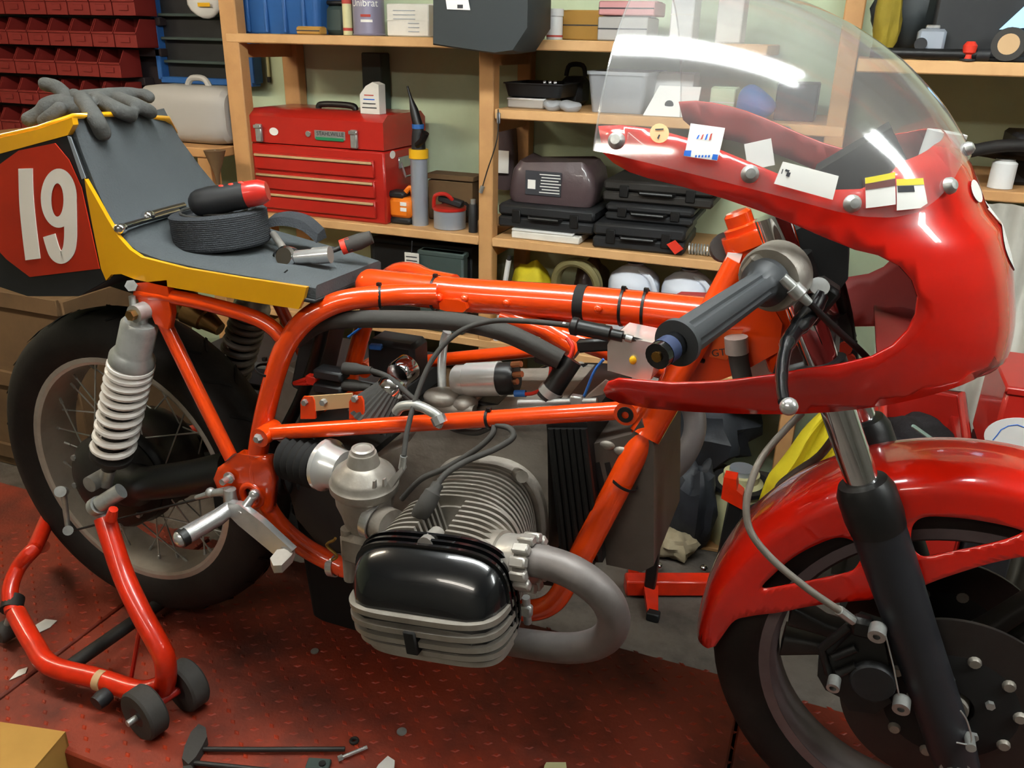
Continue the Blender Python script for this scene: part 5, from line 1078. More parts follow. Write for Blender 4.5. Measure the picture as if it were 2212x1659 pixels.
carton('tall_white_carton', 'tall white box on the top shelf behind the screen', (1445, -30, 1505, 74), 1.22, .1, Z1+.001, 'white_plastic', 'paper'); carton('short_white_carton', 'pale grey-green box right of the tall white box', (1545, -10, 1610, 74), 1.22, .1, Z1+.001, 'paper', 'paper')

# ---------------- second shelf
def tray(name, label, px, Y, depth, z0, m, cat='tray', wall=.88):
    c, s = boxpx(*px, Y, depth, z0); t = thing(name, label, cat, base_of(c, s)); rings = []
    for f, k in ((0, wall), (.02, wall+.01), (.92, .98), (.92, 1.02), (1, 1.02), (1, .96), (.04, wall-.02)): rings.append([A(c[0]+s[0]*k*x, c[1]+s[1]*k*y, c[2]-s[2]/2+s[2]*f) for x, y in rrect(1, 1, .08, 5)])
    MB().loft(rings).build('tray_shell', m, t); return t, c, s
c, s = boxpx(1095, 212, 1175, 240, 1.2, .12, Z2+.001); t = thing('parts_box', 'shallow translucent parts box under the black tray', 'box', base_of(c, s)); MB().box(c, s, None, .004).build('box_body', 'jerry', t); MB().box(c+A(0, 0, s[2]/2-.003), (s[0]*1.02, s[1]*1.02, .006), None, .002).build('lid', 'white_plastic', t)
t, c, s = tray('black_tray', 'black plastic tray on the translucent parts box', (1085, 180, 1215, 208), 1.2, .2, c[2]+s[2]/2+.002, 'black_plastic')
for k in range(3): MB().lathe([(0, -.004), (.006, -.004), (.006, .004), (0, .004)], c+A(.01+.016*k, -.02, .018), A(1, .3, .2), 10).build('bright_ring', 'chrome_soft', t)
c, s = boxpx(1206, 142, 1258, 242, 1.36, .1, Z2+.001); t = thing('black_can', 'black plastic jerry can left of the clear tub', 'can', base_of(c, s)); MB().box(c-A(0, 0, .015), s-A(0, 0, .03), None, .015).build('can_body', 'black_plastic', t); MB().tube(cr([c+A(-.03, 0, s[2]/2-.03), c+A(-.02, 0, s[2]/2), c+A(.02, 0, s[2]/2), c+A(.03, 0, s[2]/2-.03)], 4), .007, 8).build('handle', 'black_plastic', t)
for k, (x, y, lb_) in enumerate(((1195, 238, 'crumpled clear bag by the black tray, nearer the upright'), (1232, 228, 'crumpled clear bag leaning on the clear tub'))):
    p = at(x, y, 1.18); m_ = MB().ball(A(p[0], 1.18, Z2+.014), (.03, .03, .016), 14, 8); m_.v = [q+A(.003*math.sin(90*q[1]+40*q[0]), 0, .003*math.sin(110*q[0])) for q in m_.v]
    tag(m_.build('clear_bag', 'clear_tub'), lb_, 'bag', 'clear bags on the second shelf')
tray('clear_tub', 'large clear plastic tub on the second shelf behind the screen edge', (1262, 155, 1400, 240), 1.17, .26, Z2+.001, 'clear_tub', 'tub', .84)
c, s = boxpx(1410, 178, 1498, 240, 1.2, .03, Z2+.001); t = thing('white_booklet', 'white booklet with dark emblem leaning right of the clear tub', 'booklet', base_of(c, s)); MB().prism([A(c[0]-.07, 1.17, Z2+.001), A(c[0]+.07, 1.17, Z2+.001), A(c[0]+.07, 1.21, Z2+.075), A(c[0]-.04, 1.21, Z2+.075)], A(0, .008, 0)).build('cover', 'sticker_white', t); MB().ball(A(c[0]-.005, 1.184, Z2+.03), (.012, .001, .011), 14, 6).build('emblem', 'ink', t)
t, c, s = carton('white_lid_box', 'long white box behind the white booklet', (1408, 158, 1500, 200), 1.3, .1, Z2+.001, 'white_plastic', 'paper')
carton('green_box', 'pale green box behind the screen on the second shelf', (1530, 190, 1590, 245), 1.25, .1, Z2+.001, 'wall_green', 'paper')
m_ = MB().ball(at(1630, 215, 1.2)*A(1, 1, 0)+A(0, 0, Z2+.04), (.05, .04, .042), 18, 12); m_.v = [q+A(.006*math.sin(70*q[2]), 0, .006*math.sin(60*q[0])) for q in m_.v]; tag(m_.build('blue_cloth', 'blue'), 'crumpled blue cloth on the second shelf behind the screen', 'cloth')
carton('black_carton', 'black box at the right end of the second shelf', (1670, 180, 1770, 255), 1.22, .14, Z2+.001, 'black_plastic', 'black_satin')
# dark coat hung on a nail behind the middle upright, with white label
p = at(1075, 305, 1.4); t = thing('hanging_apron', 'dark brown cloth hung on the wall behind the middle upright', 'cloth', A(p[0], 1.42, .7)); rings = []
for f, wd in ((1, .04), (.85, .09), (.5, .105), (0, .1)): rings.append([A(p[0]+wd*x*(1+.1*math.sin(7*y+f*9)), 1.43+.06*y, .70+.22*f) for x, y in rrect(1, 1, .3, 6)])
MB().loft(rings).build('cloth_body', 'brown_bag', t); MB().box(A(p[0]-.0, 1.385, .79), (.09, .004, .07), None, .001).build('white_label', 'sticker_white', t); MB().tube([A(p[0], 1.43, .91), A(p[0], 1.46, .935), A(p[0], WY, .94)], .003, 6).build('nail', 'zinc', t)
t = thing('lanyard', 'thin cord with metal end hanging beside the middle upright', 'cord', A(*at(1040, 410, 1.13))); MB().tube(cr([at(1076, 236, 1.135), at(1074, 300, 1.13), at(1052, 370, 1.13), at(1041, 408, 1.13)], 4), .0018, 6).build('cord', 'alloy_dark', t); MB().cyl(at(1043, 402, 1.13), at(1038, 416, 1.13), .006, 10).build('metal_end', 'zinc', t); MB().box(at(1077, 255, 1.138), (.009, .008, .03), None, .002).build('clip', 'grey_silver', t)
# dark post and wall conduit behind
MB().box((-.275, WY-.04, (1.1+FZ)/2), (.075, .06, 1.1-FZ), None, .004).build('post', 'teal_box', sh)
t = thing('wall_conduit', 'thin grey conduit with black end high on the wall behind the left upright', 'conduit', at(580, 170, 1.49)); MB().cyl(at(575, 100, 1.49), at(581, 168, 1.49), .006, 10).build('pipe', 'cream', t); MB().cyl(at(581, 166, 1.49), at(582, 178, 1.49), .007, 10).build('end_plug', 'black_plastic', t)
# ---------------- wall rack with red bins (left)
rk = thing('bin_rack', 'dark louvred wall rack carrying rows of red plastic bins', 'rack', (-1.75, 1.46, .5))
RY = 1.40
rows = [(40, -25, 18), (105, 45, 98), (167, 117, 160), (232, 182, 225), (297, 247, 290)]     # rail, bin top, bin bottom (pixels at the left picture edge)
zr = []
for k, (ra, t0, b0) in enumerate(rows):
    z0 = at(160, ra+7, RY)[2]; x_end = at((332, 335, 300, 305, 305)[k], ra, RY)[0]; xs_ = x_end-1.25; zr.append((z0, x_end))
    MB().box(((xs_+x_end)/2, RY+.05, z0+.006), (x_end-xs_, .05, .028), None, .003).build('rail', 'rack_dark', rk)
MB().box((-1.80, RY+.085, .82), (1.3, .02, .95)).build('back_panel', 'rack_dark', rk, smooth=False)
def bin_proto(w_, d_, h_):
    t = thing('red_bin', 'x', 'bin', (0, 0, 0)); 
    MB().prism([A(-w_/2, 0, 0), A(-w_/2, 0, h_*.52), A(-w_/2, d_*.28, h_), A(-w_/2, d_, h_), A(-w_/2, d_, 0)], A(.003, 0, 0)).build('side_wall', 'rack_red', t, smooth=False)
    MB().prism([A(-w_/2, 0, 0), A(-w_/2, 0, h_*.52), A(-w_/2, d_*.28, h_), A(-w_/2, d_, h_), A(-w_/2, d_, 0)], A(.003, 0, 0)).add([], []).build('side_wall', 'rack_red', t, smooth=False).location = (w_-.003, 0, 0)
    MB().box((0, .0015, h_*.26), (w_, .004, h_*.52), None, .001).box((0, .0, h_*.5), (w_, .009, h_*.09), None, .002).build('front_wall', 'rack_red', t); MB().box((0, d_-.002, h_/2), (w_, .004, h_)).box((0, d_/2, .002), (w_, d_, .004)).build('back_and_floor', 'rack_red', t, smooth=False)
    MB().box((0, -.003, h_*.27), (w_*.42, .003, h_*.2), None, .0008).build('card_holder', 'rack_red', t); return t
proto = bin_proto(.098, .1, .093); used = False
rown = ('top', 'second', 'third', 'fourth', 'bottom')
for k, (z0, xe) in enumerate(zr):
    n = 8
    for j in range(n):
        x = xe-.055-j*.103; 
        o = proto if not used else copy_tree(proto); used = True
        o.location = (x, RY-.075, z0+.022); o['label'] = 'red plastic bin, %s from the right in the %s visible row of the wall rack' % (('first', 'second', 'third', 'fourth', 'fifth', 'sixth', 'seventh', 'eighth')[j], rown[k]); o['group'] = 'red bins on the wall rack'
# ---------------- blue pin board crate on the wall, bags, cans on the left
c, s = boxpx(345, -60, 520, 172, 1.42, .06); t = thing('blue_tool_board', 'blue-edged dark wall board left of the shelving', 'board', base_of(c, s))
MB().box(c+A(0, .02, 0), (s[0], .02, s[2])).build('panel', 'black_plastic', t, smooth=False)
for a, b_ in (((-.5, 0), (.022, 1)), ((.5, 0), (.022, 1)), ((0, -.5), (1, .022)), ((0, .5), (1, .022))):
    MB().box(c+A(s[0]*a[0], 0, s[2]*a[1]), (s[0] if b_[0] == 1 else .022, .05, s[2] if b_[1] == 1 else .022), None, .003).build('edge_rail', 'blue', t)
for k in range(3): MB().box(c+A(0, -.0, s[2]*(-.32+.22*k)), (s[0]*.9, .04, .01), None, .002).build('slat', 'teal_box', t)
m_ = MB().ball(at(445, 0, 1.36), (.075, .02, .055), 16, 10); m_.v = [q+A(.005*math.sin(60*q[2]), .004*math.sin(50*q[0]), .004*math.sin(45*q[0])) for q in m_.v]; t = thing('white_bag', 'white plastic bag with yellow print hanging over the blue board', 'bag', at(445, 22, 1.36)); m_.build('bag_body', 'white_plastic', t); MB().box(at(440, 10, 1.335), (.05, .002, .012), None, .0006).build('yellow_print', 'tape_yellow', t); MB().tube([at(445, -10, 1.36), at(445, -75, 1.40)], .003, 6).build('handle_loop', 'white_plastic', t)
# bench carrying the can and funnel behind the seat
bn = thing('side_bench', 'pale plywood bench top behind the tail, left of the shelving', 'bench', (-1.1, 1.2, FZ)); zbn = at(460, 300, 1.15)[2]-.02
MB().box((-1.15, 1.24, zbn-.015), (1.0, .34, .03), None, .003).build('bench_top', 'pine', bn)
for x in (-1.6, -.7):
    for y in (1.1, 1.38): MB().box((x, y, (zbn-.03+FZ)/2), (.05, .05, zbn-.03-FZ), None, .003).build('bench_leg', 'pine', bn)
c, s = boxpx(305, 186, 472, 300, 1.12, .16, zbn+.001); t = thing('plastic_jerrycan', 'pale translucent jerrycan lying behind the seat hump', 'jerrycan', base_of(c, s)); rings = []
for f, k in ((-.5, .8), (-.46, .94), (-.3, 1), (.3, 1), (.46, .94), (.5, .8)): rings.append([A(c[0]+s[0]*f, c[1]+s[1]*k*y, c[2]+s[2]*k*x) for x, y in rrect(1, 1, .3, 7)])
MB().loft(rings).build('can_body', 'jerry', t); MB().tube(cr([c+A(-.02, 0, s[2]/2-.005), c+A(.0, 0, s[2]/2+.02), c+A(.05, 0, s[2]/2+.02), c+A(.07, 0, s[2]/2-.005)], 4), .01, 8).build('handle', 'jerry', t); MB().lathe([(0, 0), (.02, 0), (.02, .018), (0, .018)], c+A(-s[0]*.5, 0, .03), A(-1, 0, 0), 16).build('cap', 'white_plastic', t)
p = at(472, 340, 1.06); t = thing('funnel', 'dark plastic funnel hung under the bench edge beside the shelf upright', 'funnel', A(p[0], 1.06, zbn-.1)); MB().lathe([(.0, 0), (.006, 0), (.008, .03), (.032, .1), (.034, .105), (0, .105)], A(p[0], 1.045, zbn-.105), Z_, 20).build('cone', 'cardboard_dark', t); MB().tube([A(p[0], 1.07, zbn-.012), A(p[0], 1.045, zbn-.004)], .006, 6).build('hook', 'zinc', t)
# wooden crate behind the rear tyre
p = at(60, 690, .55); t = thing('plywood_crate', 'brown plywood crate on the floor behind the rear tyre', 'crate', A(p[0]-.25, .8, FZ)); zt = at(60, 640, .55)[2]
MB().box(A(p[0]-.3, .8, (zt+FZ)/2), (.9, .5, zt-FZ), None, .004).build('crate_body', 'cardboard_dark', t)
for k in range(3): MB().box(A(p[0]-.3, .545, FZ+.06+k*(zt-FZ-.08)/2), (.88, .012, .05), None, .002).build('batten', 'cardboard_dark', t)

# ---------------- paddock stand
ps = thing('paddock_stand', 'red tubular paddock stand with small black wheels under the rear wheel', 'stand', (.0, -.2, 0))
armR = [at(226, 1118, -.18), at(262, 1230, -.21), at(300, 1315, -.235), at(338, 1385, -.25), at(356, 1425, -.255), at(358, 1470, -.252), at(345, 1500, -.25)]
mk = MB().tube(cr(armR, 6), .0185, 18); mk.build('lift_arm', 'stand_red', ps)
MB().tube([armR[0], at(205, 1098, -.185)], .011, 12).build('lift_hook', 'zinc', ps); MB().tube([at(240, 1120, -.19), at(245, 1100, -.19)], [.011, .008], 10).build('hook_lug', 'stand_red', ps)
base = [at(352, 1480, -.25)+A(0, 0, 0), atz(300, 1492, .055), atz(210, 1465, .055), atz(110, 1438, .055), atz(72, 1390, .06), atz(35, 1325, .075)]
MB().tube(cr(base, 5), .0185, 18).build('base_tube', 'stand_red', ps)
arch = [atz(28, 1320, .075), atz(22, 1275, .10), atz(40, 1225, .13), atz(75, 1185, .16), at(92, 1180, .0)]
MB().tube(cr(arch, 6), .0155, 16).build('handle_hoop', 'stand_red', ps)
MB().tube([atz(24, 1318, .075), atz(30, 1292, .085)], .0205, 16).build('clamp_sleeve', 'alloy_dark', ps)
MB().tube([atz(150, 1440, .05), atz(300, 1335, .045), atz(420, 1250, .045)], .0135, 12).build('cross_bar', 'alloy_dark', ps)
MB().tube([atz(283, 1468, .055), at(306, 1335, -.24)], .004, 8).build('tie_rod', 'tool_red', ps)
MB().tube([atz(212, 1468, .055), atz(226, 1472, .055)], .0192, 16).build('bare_band', 'tan_plate', ps)
w0 = atz(322, 1590, 0); hubc = A(w0[0]-.0, w0[1]+.0, .048)
for k, (px, nm) in enumerate((((322, 1582), 'w'), ((410, 1522), 'w'))):
    g_ = atz(*px, 0); ax = unit(atz(410, 1522, 0)-atz(322, 1582, 0)); ax = unit(A(ax[0]*.3+.15, 1, 0)); hc = A(g_[0], g_[1], .047)
    wl = MB().lathe([(.012, -.016), (.03, -.018), (.043, -.018), (.047, -.014), (.047, .014), (.043, .018), (.03, .018), (.012, .016)], hc, ax, 36).build('stand_wheel', 'rubber_grey', ps)
    MB().lathe([(0, -.017), (.03, -.0165), (.031, -.012), (.0, -.012)], hc, ax, 28).build('wheel_disc', 'black_plastic', wl); MB().cyl(hc-ax*.034, hc+ax*.03, .006, 10).build('wheel_axle', 'zinc', wl)
MB().tube([atz(322, 1582, 0)+A(0, .0, .047), atz(410, 1522, 0)+A(0, 0, .047)], .008, 10).build('axle_rod', 'tool_red', ps)
c = atz(240, 1492, .045); MB().lathe([(.006, -.014), (.014, -.014), (.016, 0), (.014, .012), (.006, .012)], c+A(0, -.02, 0), A(.1, 1, .1), 18).build('height_knob', 'black_plastic', ps)
c = atz(8, 1355, .04); MB().lathe([(.0, -.014), (.018, -.014), (.021, -.01), (.021, .01), (.018, .014), (0, .014)], A(c[0], c[1], .03), A(.2, 1, 0), 24).build('rear_roller', 'rubber_grey', ps)
MB().cyl(A(c[0], c[1], .03), A(c[0]+.02, c[1]+.01, .075), .007, 10).build('roller_bracket', 'zinc', ps)

# left lift arm (far side)
MB().tube(cr([arch[-2], A(-.3, .06, .2), A(-.16, .17, .27), A(-.02, .19, .335), A(.05, .185, .34)], 5), .0155, 14).build('lift_arm', 'stand_red', ps)

# ---------------- small things on the platform
def scrap(px, z=.0015, m='paper', name='paper_scrap', label='', cat='paper', th=.0012):
    o = MB().prism([atz(x, y, z) for x, y in px], A(0, 0, th)).build(name, m); tag(o, label, cat); return o
scrap([(75, 1352), (98, 1338), (124, 1341), (108, 1356), (84, 1367)], label='torn white paper scrap inside the paddock stand', name='torn_paper')
scrap([(20, 1470), (40, 1448), (60, 1442), (55, 1455)], m='paper', label='thin pale paper strip left of the stand base tube')
scrap([(838, 1640), (818, 1659), (805, 1680), (850, 1680), (853, 1650)], .004, 'white_plastic', 'tissue_scrap', 'crumpled white tissue at the bottom edge of the picture', 'tissue', .008)
scrap([(1176, 1659), (1180, 1652), (1222, 1652), (1225, 1675), (1172, 1675)], .004, 'cream', 'tissue_scrap', 'cream tissue scrap right of the crumpled white one', 'tissue', .006)
for k, (x, y, r, lb_) in enumerate(((680, 1409, .008, 'steel washer on the platform under the engine'), (868, 1583, .009, 'steel washer on the platform above the white tissue'))):
    p = atz(x, y, 0); tag(MB().lathe([(r*.5, .0008), (r, .0008), (r, .003), (r*.5, .003)], A(p[0], p[1], .001), Z_, 20).build('washer', 'zinc'), lb_, 'washer')
p = [atz(730, 1640, .006), atz(793, 1614, .006)]; t = thing('hex_bit', 'bright steel bolt lying beside the T-handle shaft', 'bolt', p[0]); MB().cyl(p[0], p[1], .0035, 8).build('shank', 'chrome_soft', t); MB().cyl(p[0], p[0]+(p[1]-p[0])*.15, .0055, 6).build('bolt_head', 'chrome_soft', t)
def thandle(label, hpx, spx):
    t = thing('t_handle_key', label, 'tool', atz(*hpx[0], 0)); m_ = MB(); P = [atz(x, y, .001) for x, y in hpx]; m_.prism(P, A(0, 0, .018)).build('grip', 'rubber_grey', t)
    MB().tube([atz(*q, .009) for q in spx], .0042, 8).build('shaft', 'alloy_dark', t)
thandle('grey T-handle key lying across the front of the platform', ((432, 1580), (447, 1588), (450, 1608), (440, 1628), (426, 1652), (410, 1668), (396, 1655), (402, 1628), (415, 1598)), ((428, 1618), (560, 1619), (745, 1618)))
thandle('second T-handle key half hidden below the first', ((398, 1672), (415, 1670), (430, 1690), (400, 1700)), ((420, 1648), (520, 1658), (620, 1668)))
p = atz(688, 1652, .006); t = thing('dark_bracket', 'small dark green metal bracket right of the T-handle keys', 'bracket', p); MB().box(p, (.04, .022, .01), rotz(.3), .002).build('bracket_body', 'teal_box', t); MB().cyl(p+A(.008, 0, .004), p+A(.008, 0, .0075), .006, 12).build('bracket_eye', 'black_matt', t)
p = atz(765, 1600, .004); tag(MB().torus(p, Z_, .006, .003, 14, 8).build('rubber_ring', 'rubber'), 'black rubber ring above the bright bolt', 'ring')
# cardboard box in the near left corner
a_, b_ = atz(-60, 1552, .03), atz(142, 1582, .03); t = thing('cardboard_box', 'closed cardboard box in the near left corner', 'box', A(a_[0]+.06, -.62, FZ)); dirx = unit((b_-a_)*A(1, 1, 0)); dn = A(dirx[1], -dirx[0], 0)
for q0, q1 in ((a_-dirx*.1, b_), (b_, b_+dn*.3), (a_-dirx*.1+dn*.3, b_+dn*.3)):
    dd = unit((q1-q0)*A(1, 1, 0)); nn = A(dd[1], -dd[0], 0)
    MB().prism([A(q0[0], q0[1], FZ), A(q1[0], q1[1], FZ), A(q1[0], q1[1], .03), A(q0[0], q0[1], .03)], nn*.005).build('box_wall', 'cardboard', t)
for k in range(2):
    o1, o2 = (a_-dirx*.1)+dn*.15*k, b_+dn*.15*k; MB().prism([A(*o1[:2], .032), A(*o2[:2], .032), A(*(o2+dn*.149)[:2], .032), A(*(o1+dn*.149)[:2], .032)], A(0, 0, -.004)).build('top_flap', 'cardboard', t)

# ---------------- things on the seat
PADX = [p[0] for p in near]; PADZ = [p[2] for p in near]
def on_pad(px, py, lift=0.0):
    best = None
    for Yq in np.linspace(-.138, .135, 120):
        P = at(px, py, Yq); q = A(P[0], P[2])
        for i in range(len(near)-1):
            a_2, b_2 = A(PADX[i], PADZ[i]), A(PADX[i+1], PADZ[i+1]); tq = np.clip((q-a_2) @ (b_2-a_2)/((b_2-a_2) @ (b_2-a_2)), 0, 1)
            nn = unit(A(-(b_2-a_2)[1], (b_2-a_2)[0])); nn = nn if nn @ A(.6, 1) > 0 else -nn; d_ = (q-a_2-(b_2-a_2)*tq)
            if np.linalg.norm(d_) < .03 and d_ @ nn <= 0: return P+A(nn[0], 0, nn[1])*lift-A(0, lift*.3, 0)
    return at(px, py, 0)+A(0, 0, lift)
rc_ = at(482, 512, -.015); rz0 = rc_[2]-.012; ro = thing('foam_roll', 'coiled black ribbed rubber roll standing on the seat pad', 'roll', A(rc_[0], rc_[1], rz0))
up2 = unit(A(-.08, 0, 1)); prof = [(0, 0), (.074, 0), (.0775, .004)]+[(.0775+.0006*(k % 2), .006+.0016*k) for k in range(30)]+[(.075, .055), (.06, .056), (.058, .05), (0, .05)]
MB().lathe(prof, A(rc_[0], rc_[1], rz0), up2, 48).build('coil', 'foam_dark', ro)
sp_ = [A(rc_[0], rc_[1], rz0)+up2*.0555+A(r*math.cos(a), r*math.sin(a), 0) for a, r in ((k*.3, .018+.0012*k) for k in range(44))]; MB().tube(sp_, .0022, 6).build('coil_edge', 'rubber_grey', ro)
tl = [at(585, 490, .03), at(620, 485, .045), at(660, 495, .055), at(692, 522, .06)]; C_ = cr(tl, 6); MB().loft([[p-A(0, .012, .0), p+A(0, -.006, .014), p+A(0, .014, .02), p+A(0, .02, .003)] for p in C_]).build('loose_tail', 'foam_dark', ro)
# cordless driver
da, db = at(418, 441, -.05), at(578, 412, .0); dx = unit(db-da); LD = np.linalg.norm(db-da); t = thing('cordless_driver', 'black and red cordless screwdriver lying on the rubber roll', 'driver', (da+db)/2-A(0, 0, .02))
MB().lathe([(0, -.004), (.012, -.004), (.0185, .002), (.0215, .01), (.0235, .03), (.022, .06), (.022, .086), (0, .086)], da, dx, 24).build('body', 'black_plastic', t); MB().lathe([(0, .085), (.021, .085), (.0205, LD-.012), (.015, LD), (0, LD)], da, dx, 24).build('end_cap', 'tool_red', t)
MB().lathe([(0, -.0055), (.0065, -.0055), (.008, -.003), (0, -.003)], da, dx, 14).build('chuck', 'brass', t)
for k in range(3): p = da+dx*(.052+.016*k)+A(0, -.006, .0195); MB().ball(p, (.006, .004, .003), 10, 6).build('button', 'tag_red', t)
# two spanners at the back of the pad
for k, (q, lb_) in enumerate(((((257, 498), (300, 484), (380, 460)), 'chrome bar with knuckle end lying at the foot of the hump, nearer the edge'), (((315, 468), (345, 458), (392, 446)), 'chrome spanner lying at the foot of the hump, beside the roll'))):
    P = [on_pad(x, y, .008) for x, y in q]; t = thing(('knuckle_bar', 'chrome_spanner')[k], lb_, 'tool', P[0]-A(0, 0, .008)); MB().tube(P, [.0075, .006, .006], 12).build('shaft', 'chrome', t); MB().ball(P[0], (.011, .011, .009), 14, 10).build('end_knob', 'chrome', t)
# ratchet, socket, screwdriver
p = at(622, 556, -.03); t = thing('ratchet', 'chrome ratchet with socket lying near the seat front', 'ratchet', p-A(0, 0, .014)); MB().lathe([(0, -.014), (.014, -.014), (.018, -.009), (.018, .009), (.014, .014), (0, .014)], p, A(.1, -1, .35), 28).build('head', 'chrome', t)
MB().tube([p, at(608, 530, .0), at(590, 505, .02)], [.008, .006, .006], 12).build('handle', 'alloy_bright', t); so = at(640, 556, -.032); se = at(714, 550, -.02); MB().tube([so, (so+se)/2, (so+se)/2+(se-so)*.01, se], [.011, .0115, .0135, .0135], 18).build('socket', 'chrome_soft', t); MB().ball(at(603, 556, -.02), .011, 14, 10).build('drive_ball', 'chrome', t)
q = [at(700, 548, .02), at(742, 533, .04), at(748, 531, .042), at(775, 522, .055), at(803, 512, .065)]; t = thing('screwdriver', 'grey screwdriver with red collar at the seat front corner', 'screwdriver', q[0]-A(0, 0, .006)); MB().tube(q[:2], .0042, 10).build('shaft', 'alloy_dark', t); MB().tube([q[1], q[2], q[3], q[4]], [.008, .0125, .0135, .0105], 14).build('grip', 'rubber_grey', t); MB().cyl(q[1]-unit(q[2]-q[1])*.004, q[2]+unit(q[3]-q[2])*.008, .0128, 12).build('collar', 'tag_red', t)
# gloves over the hump
def glove(name, label, palm, fingers, m, cuff=None):
    t = MB()
    at_ = lambda x, y, Y: on_pad(x, y, .010) if Y == 'pad' else at(x, y, Y)
    P = [at_(x, y, Y) for x, y, Y in palm[0]]; t.tube(cr(P, 4), palm[1], 12)
    for f, r in fingers: P = [at_(x, y, Y) for x, y, Y in f]; C_ = cr(P, 5); t.tube(C_, [r]*(len(C_)-1)+[r*.8], 10); t.ball(P[-1], r, 10, 8); t.ball(P[0], r*1.05, 10, 8)
    for q in palm[0]: t.ball(at_(*q), palm[1]*1.0, 12, 8)
    o = t.build(name, m); md = o.modifiers.new('skin', 'REMESH'); md.mode = 'VOXEL'; md.voxel_size = .0035; md.use_smooth_shade = True
    sm = o.modifiers.new('soften', 'SMOOTH'); sm.factor = .5; sm.iterations = 4; tag(o, label, 'glove', 'work gloves on the hump'); return o
glove('work_glove', 'grey work glove with fingers draped down the front of the hump', ([(175, 212, .0), (220, 208, .02), (275, 205, .05), (300, 208, .07)], .0135),
      [([(178, 215, -.04), (196, 252, 'pad'), (215, 288, 'pad')], .0135), ([(210, 214, 0), (245, 238, 'pad'), (274, 250, 'pad')], .013), ([(255, 212, .03), (290, 230, 'pad'), (318, 244, 'pad')], .012), ([(290, 205, .06), (310, 204, .06), (322, 210, .06)], .0105), ([(170, 210, .0), (160, 205, .01), (150, 212, .01)], .011)], 'glove')
glove('work_glove', 'limp grey work glove with one finger sticking up on the hump', ([(150, 232, -.02), (125, 228, -.02), (105, 235, -.03)], .019),
      [([(150, 215, .0), (125, 190, .01), (98, 182, .01)], .0125), ([(110, 225, -.03), (85, 245, -.04), (62, 258, -.05)], .0125), ([(130, 235, -.05), (110, 250, -.06), (95, 262, -.06)], .0115), ([(160, 225, .0), (168, 215, .01), (172, 212, .01)], .012)], 'glove')

# ---------------- floor behind the bike on the right
def rag(name, label, c, size, m, cat, seed, n=26, k=12, amp=.14, rx=None):
    rg = np.random.default_rng(seed); ph = rg.uniform(0, 6, 8); mb = MB().ball((0, 0, 0), 1, n, k); V = []
    for p in mb.v:
        d = 1+amp*(math.sin(3*p[0]*2+ph[0])*math.sin(4*p[2]+ph[1])+.7*math.sin(7*p[0]+5*p[1]+ph[2])+.5*math.sin(11*p[2]+6*p[1]+ph[3]))
        V.append(A(*c)+(np.eye(3) if rx is None else rx) @ (p*d*A(*size)))
    mb.v = V; return tag(mb.build(name, m), label, cat)
def drape(name, label, path, widths, m, cat, folds=5, depth=.02):
    rings = []
    for (p, w_) in zip(path, widths):
        top_ = [p+A(w_*(-.5+k/(4*folds)), depth*math.sin(2*PI*k/8+p[2]*9), .006*math.sin(k*1.7)) for k in range(4*folds+1)]
        rings.append(top_+[q+A(0, .006, 0) for q in top_[::-1]])
    return tag(MB().loft(rings).build(name, m), label, cat)
drape('yellow_cloth', 'bright yellow cloth hanging behind the front mudguard', cr([at(1815, 885, .85), at(1790, 930, .83), at(1755, 1000, .8), at(1720, 1060, .78), at(1695, 1120, .78)], 4), np.interp(np.linspace(0, 1, 17), [0, .3, .7, 1], [.06, .11, .15, .14]), 'yellow_rag', 'cloth')
p = atz(1582, 1165, FZ); c = A(p[0], p[1], FZ); t = thing('cream_canister', 'cream plastic canister standing on the floor behind the bike', 'canister', c)
MB().lathe([(0, .001), (.07, .001), (.075, .01), (.075, .17), (.066, .19), (.05, .2), (.05, .22), (0, .22)], c, Z_, 24).build('canister_body', 'cream', t); MB().lathe([(.06, .18), (.083, .18), (.083, .192), (.06, .192)], c, Z_, 24, caps=False).build('black_collar', 'black_plastic', t); MB().lathe([(0, .218), (.035, .218), (.035, .235), (0, .235)], c, Z_, 18).build('cap', 'grey_silver', t)
MB().box((c[0]+.02, c[1]+.05, FZ+.006), (.3, .26, .012), rotz(.1), .002).build('wood_offcut', 'pine'); tag(bpy.data.objects['wood_offcut'], 'flat wooden offcut under the cream canister', 'wood')
rag('navy_sack', 'dark navy cloth sack slumped on the floor beside the cream canister', atz(1492, 1190, FZ)+A(-.01, .02, .13), (.06, .07, .14), 'dark_bag', 'sack', 5)
rag('beige_shoe', 'pale beige cloth bundle on the floor in front of the navy sack', atz(1455, 1200, FZ)+A(0, 0, .04), (.06, .05, .042), 'beige_rag', 'cloth', 8)
rag('dark_jacket', 'dark jacket heaped under the shelves behind the fairing', A(.9, 1.33, .03), (.2, .12, .14), 'dark_bag', 'jacket', 12)
rag('black_holdall', 'black holdall lying on the lowest shelf, under the fairing lip', A(1.05, 1.33, Z4+.075), (.095, .12, .07), 'bag_black', 'bag', 15, amp=.06)
p = at(1675, 1050, .88); t = thing('rubber_roller', 'black rubber tyre lying on the floor behind the mudguard', 'tyre', A(p[0], .88, FZ)); MB().lathe([(.04, -.04), (.09, -.045), (.105, -.02), (.105, .02), (.09, .045), (.04, .04)], A(p[0], .88, FZ+.108), A(.5, .6, .1), 30).build('tyre_body', 'rubber', t); MB().lathe([(0, -.03), (.042, -.03), (.042, .03), (0, .03)], A(p[0], .88, FZ+.108), A(.5, .6, .1), 20).build('core', 'black_plastic', t)
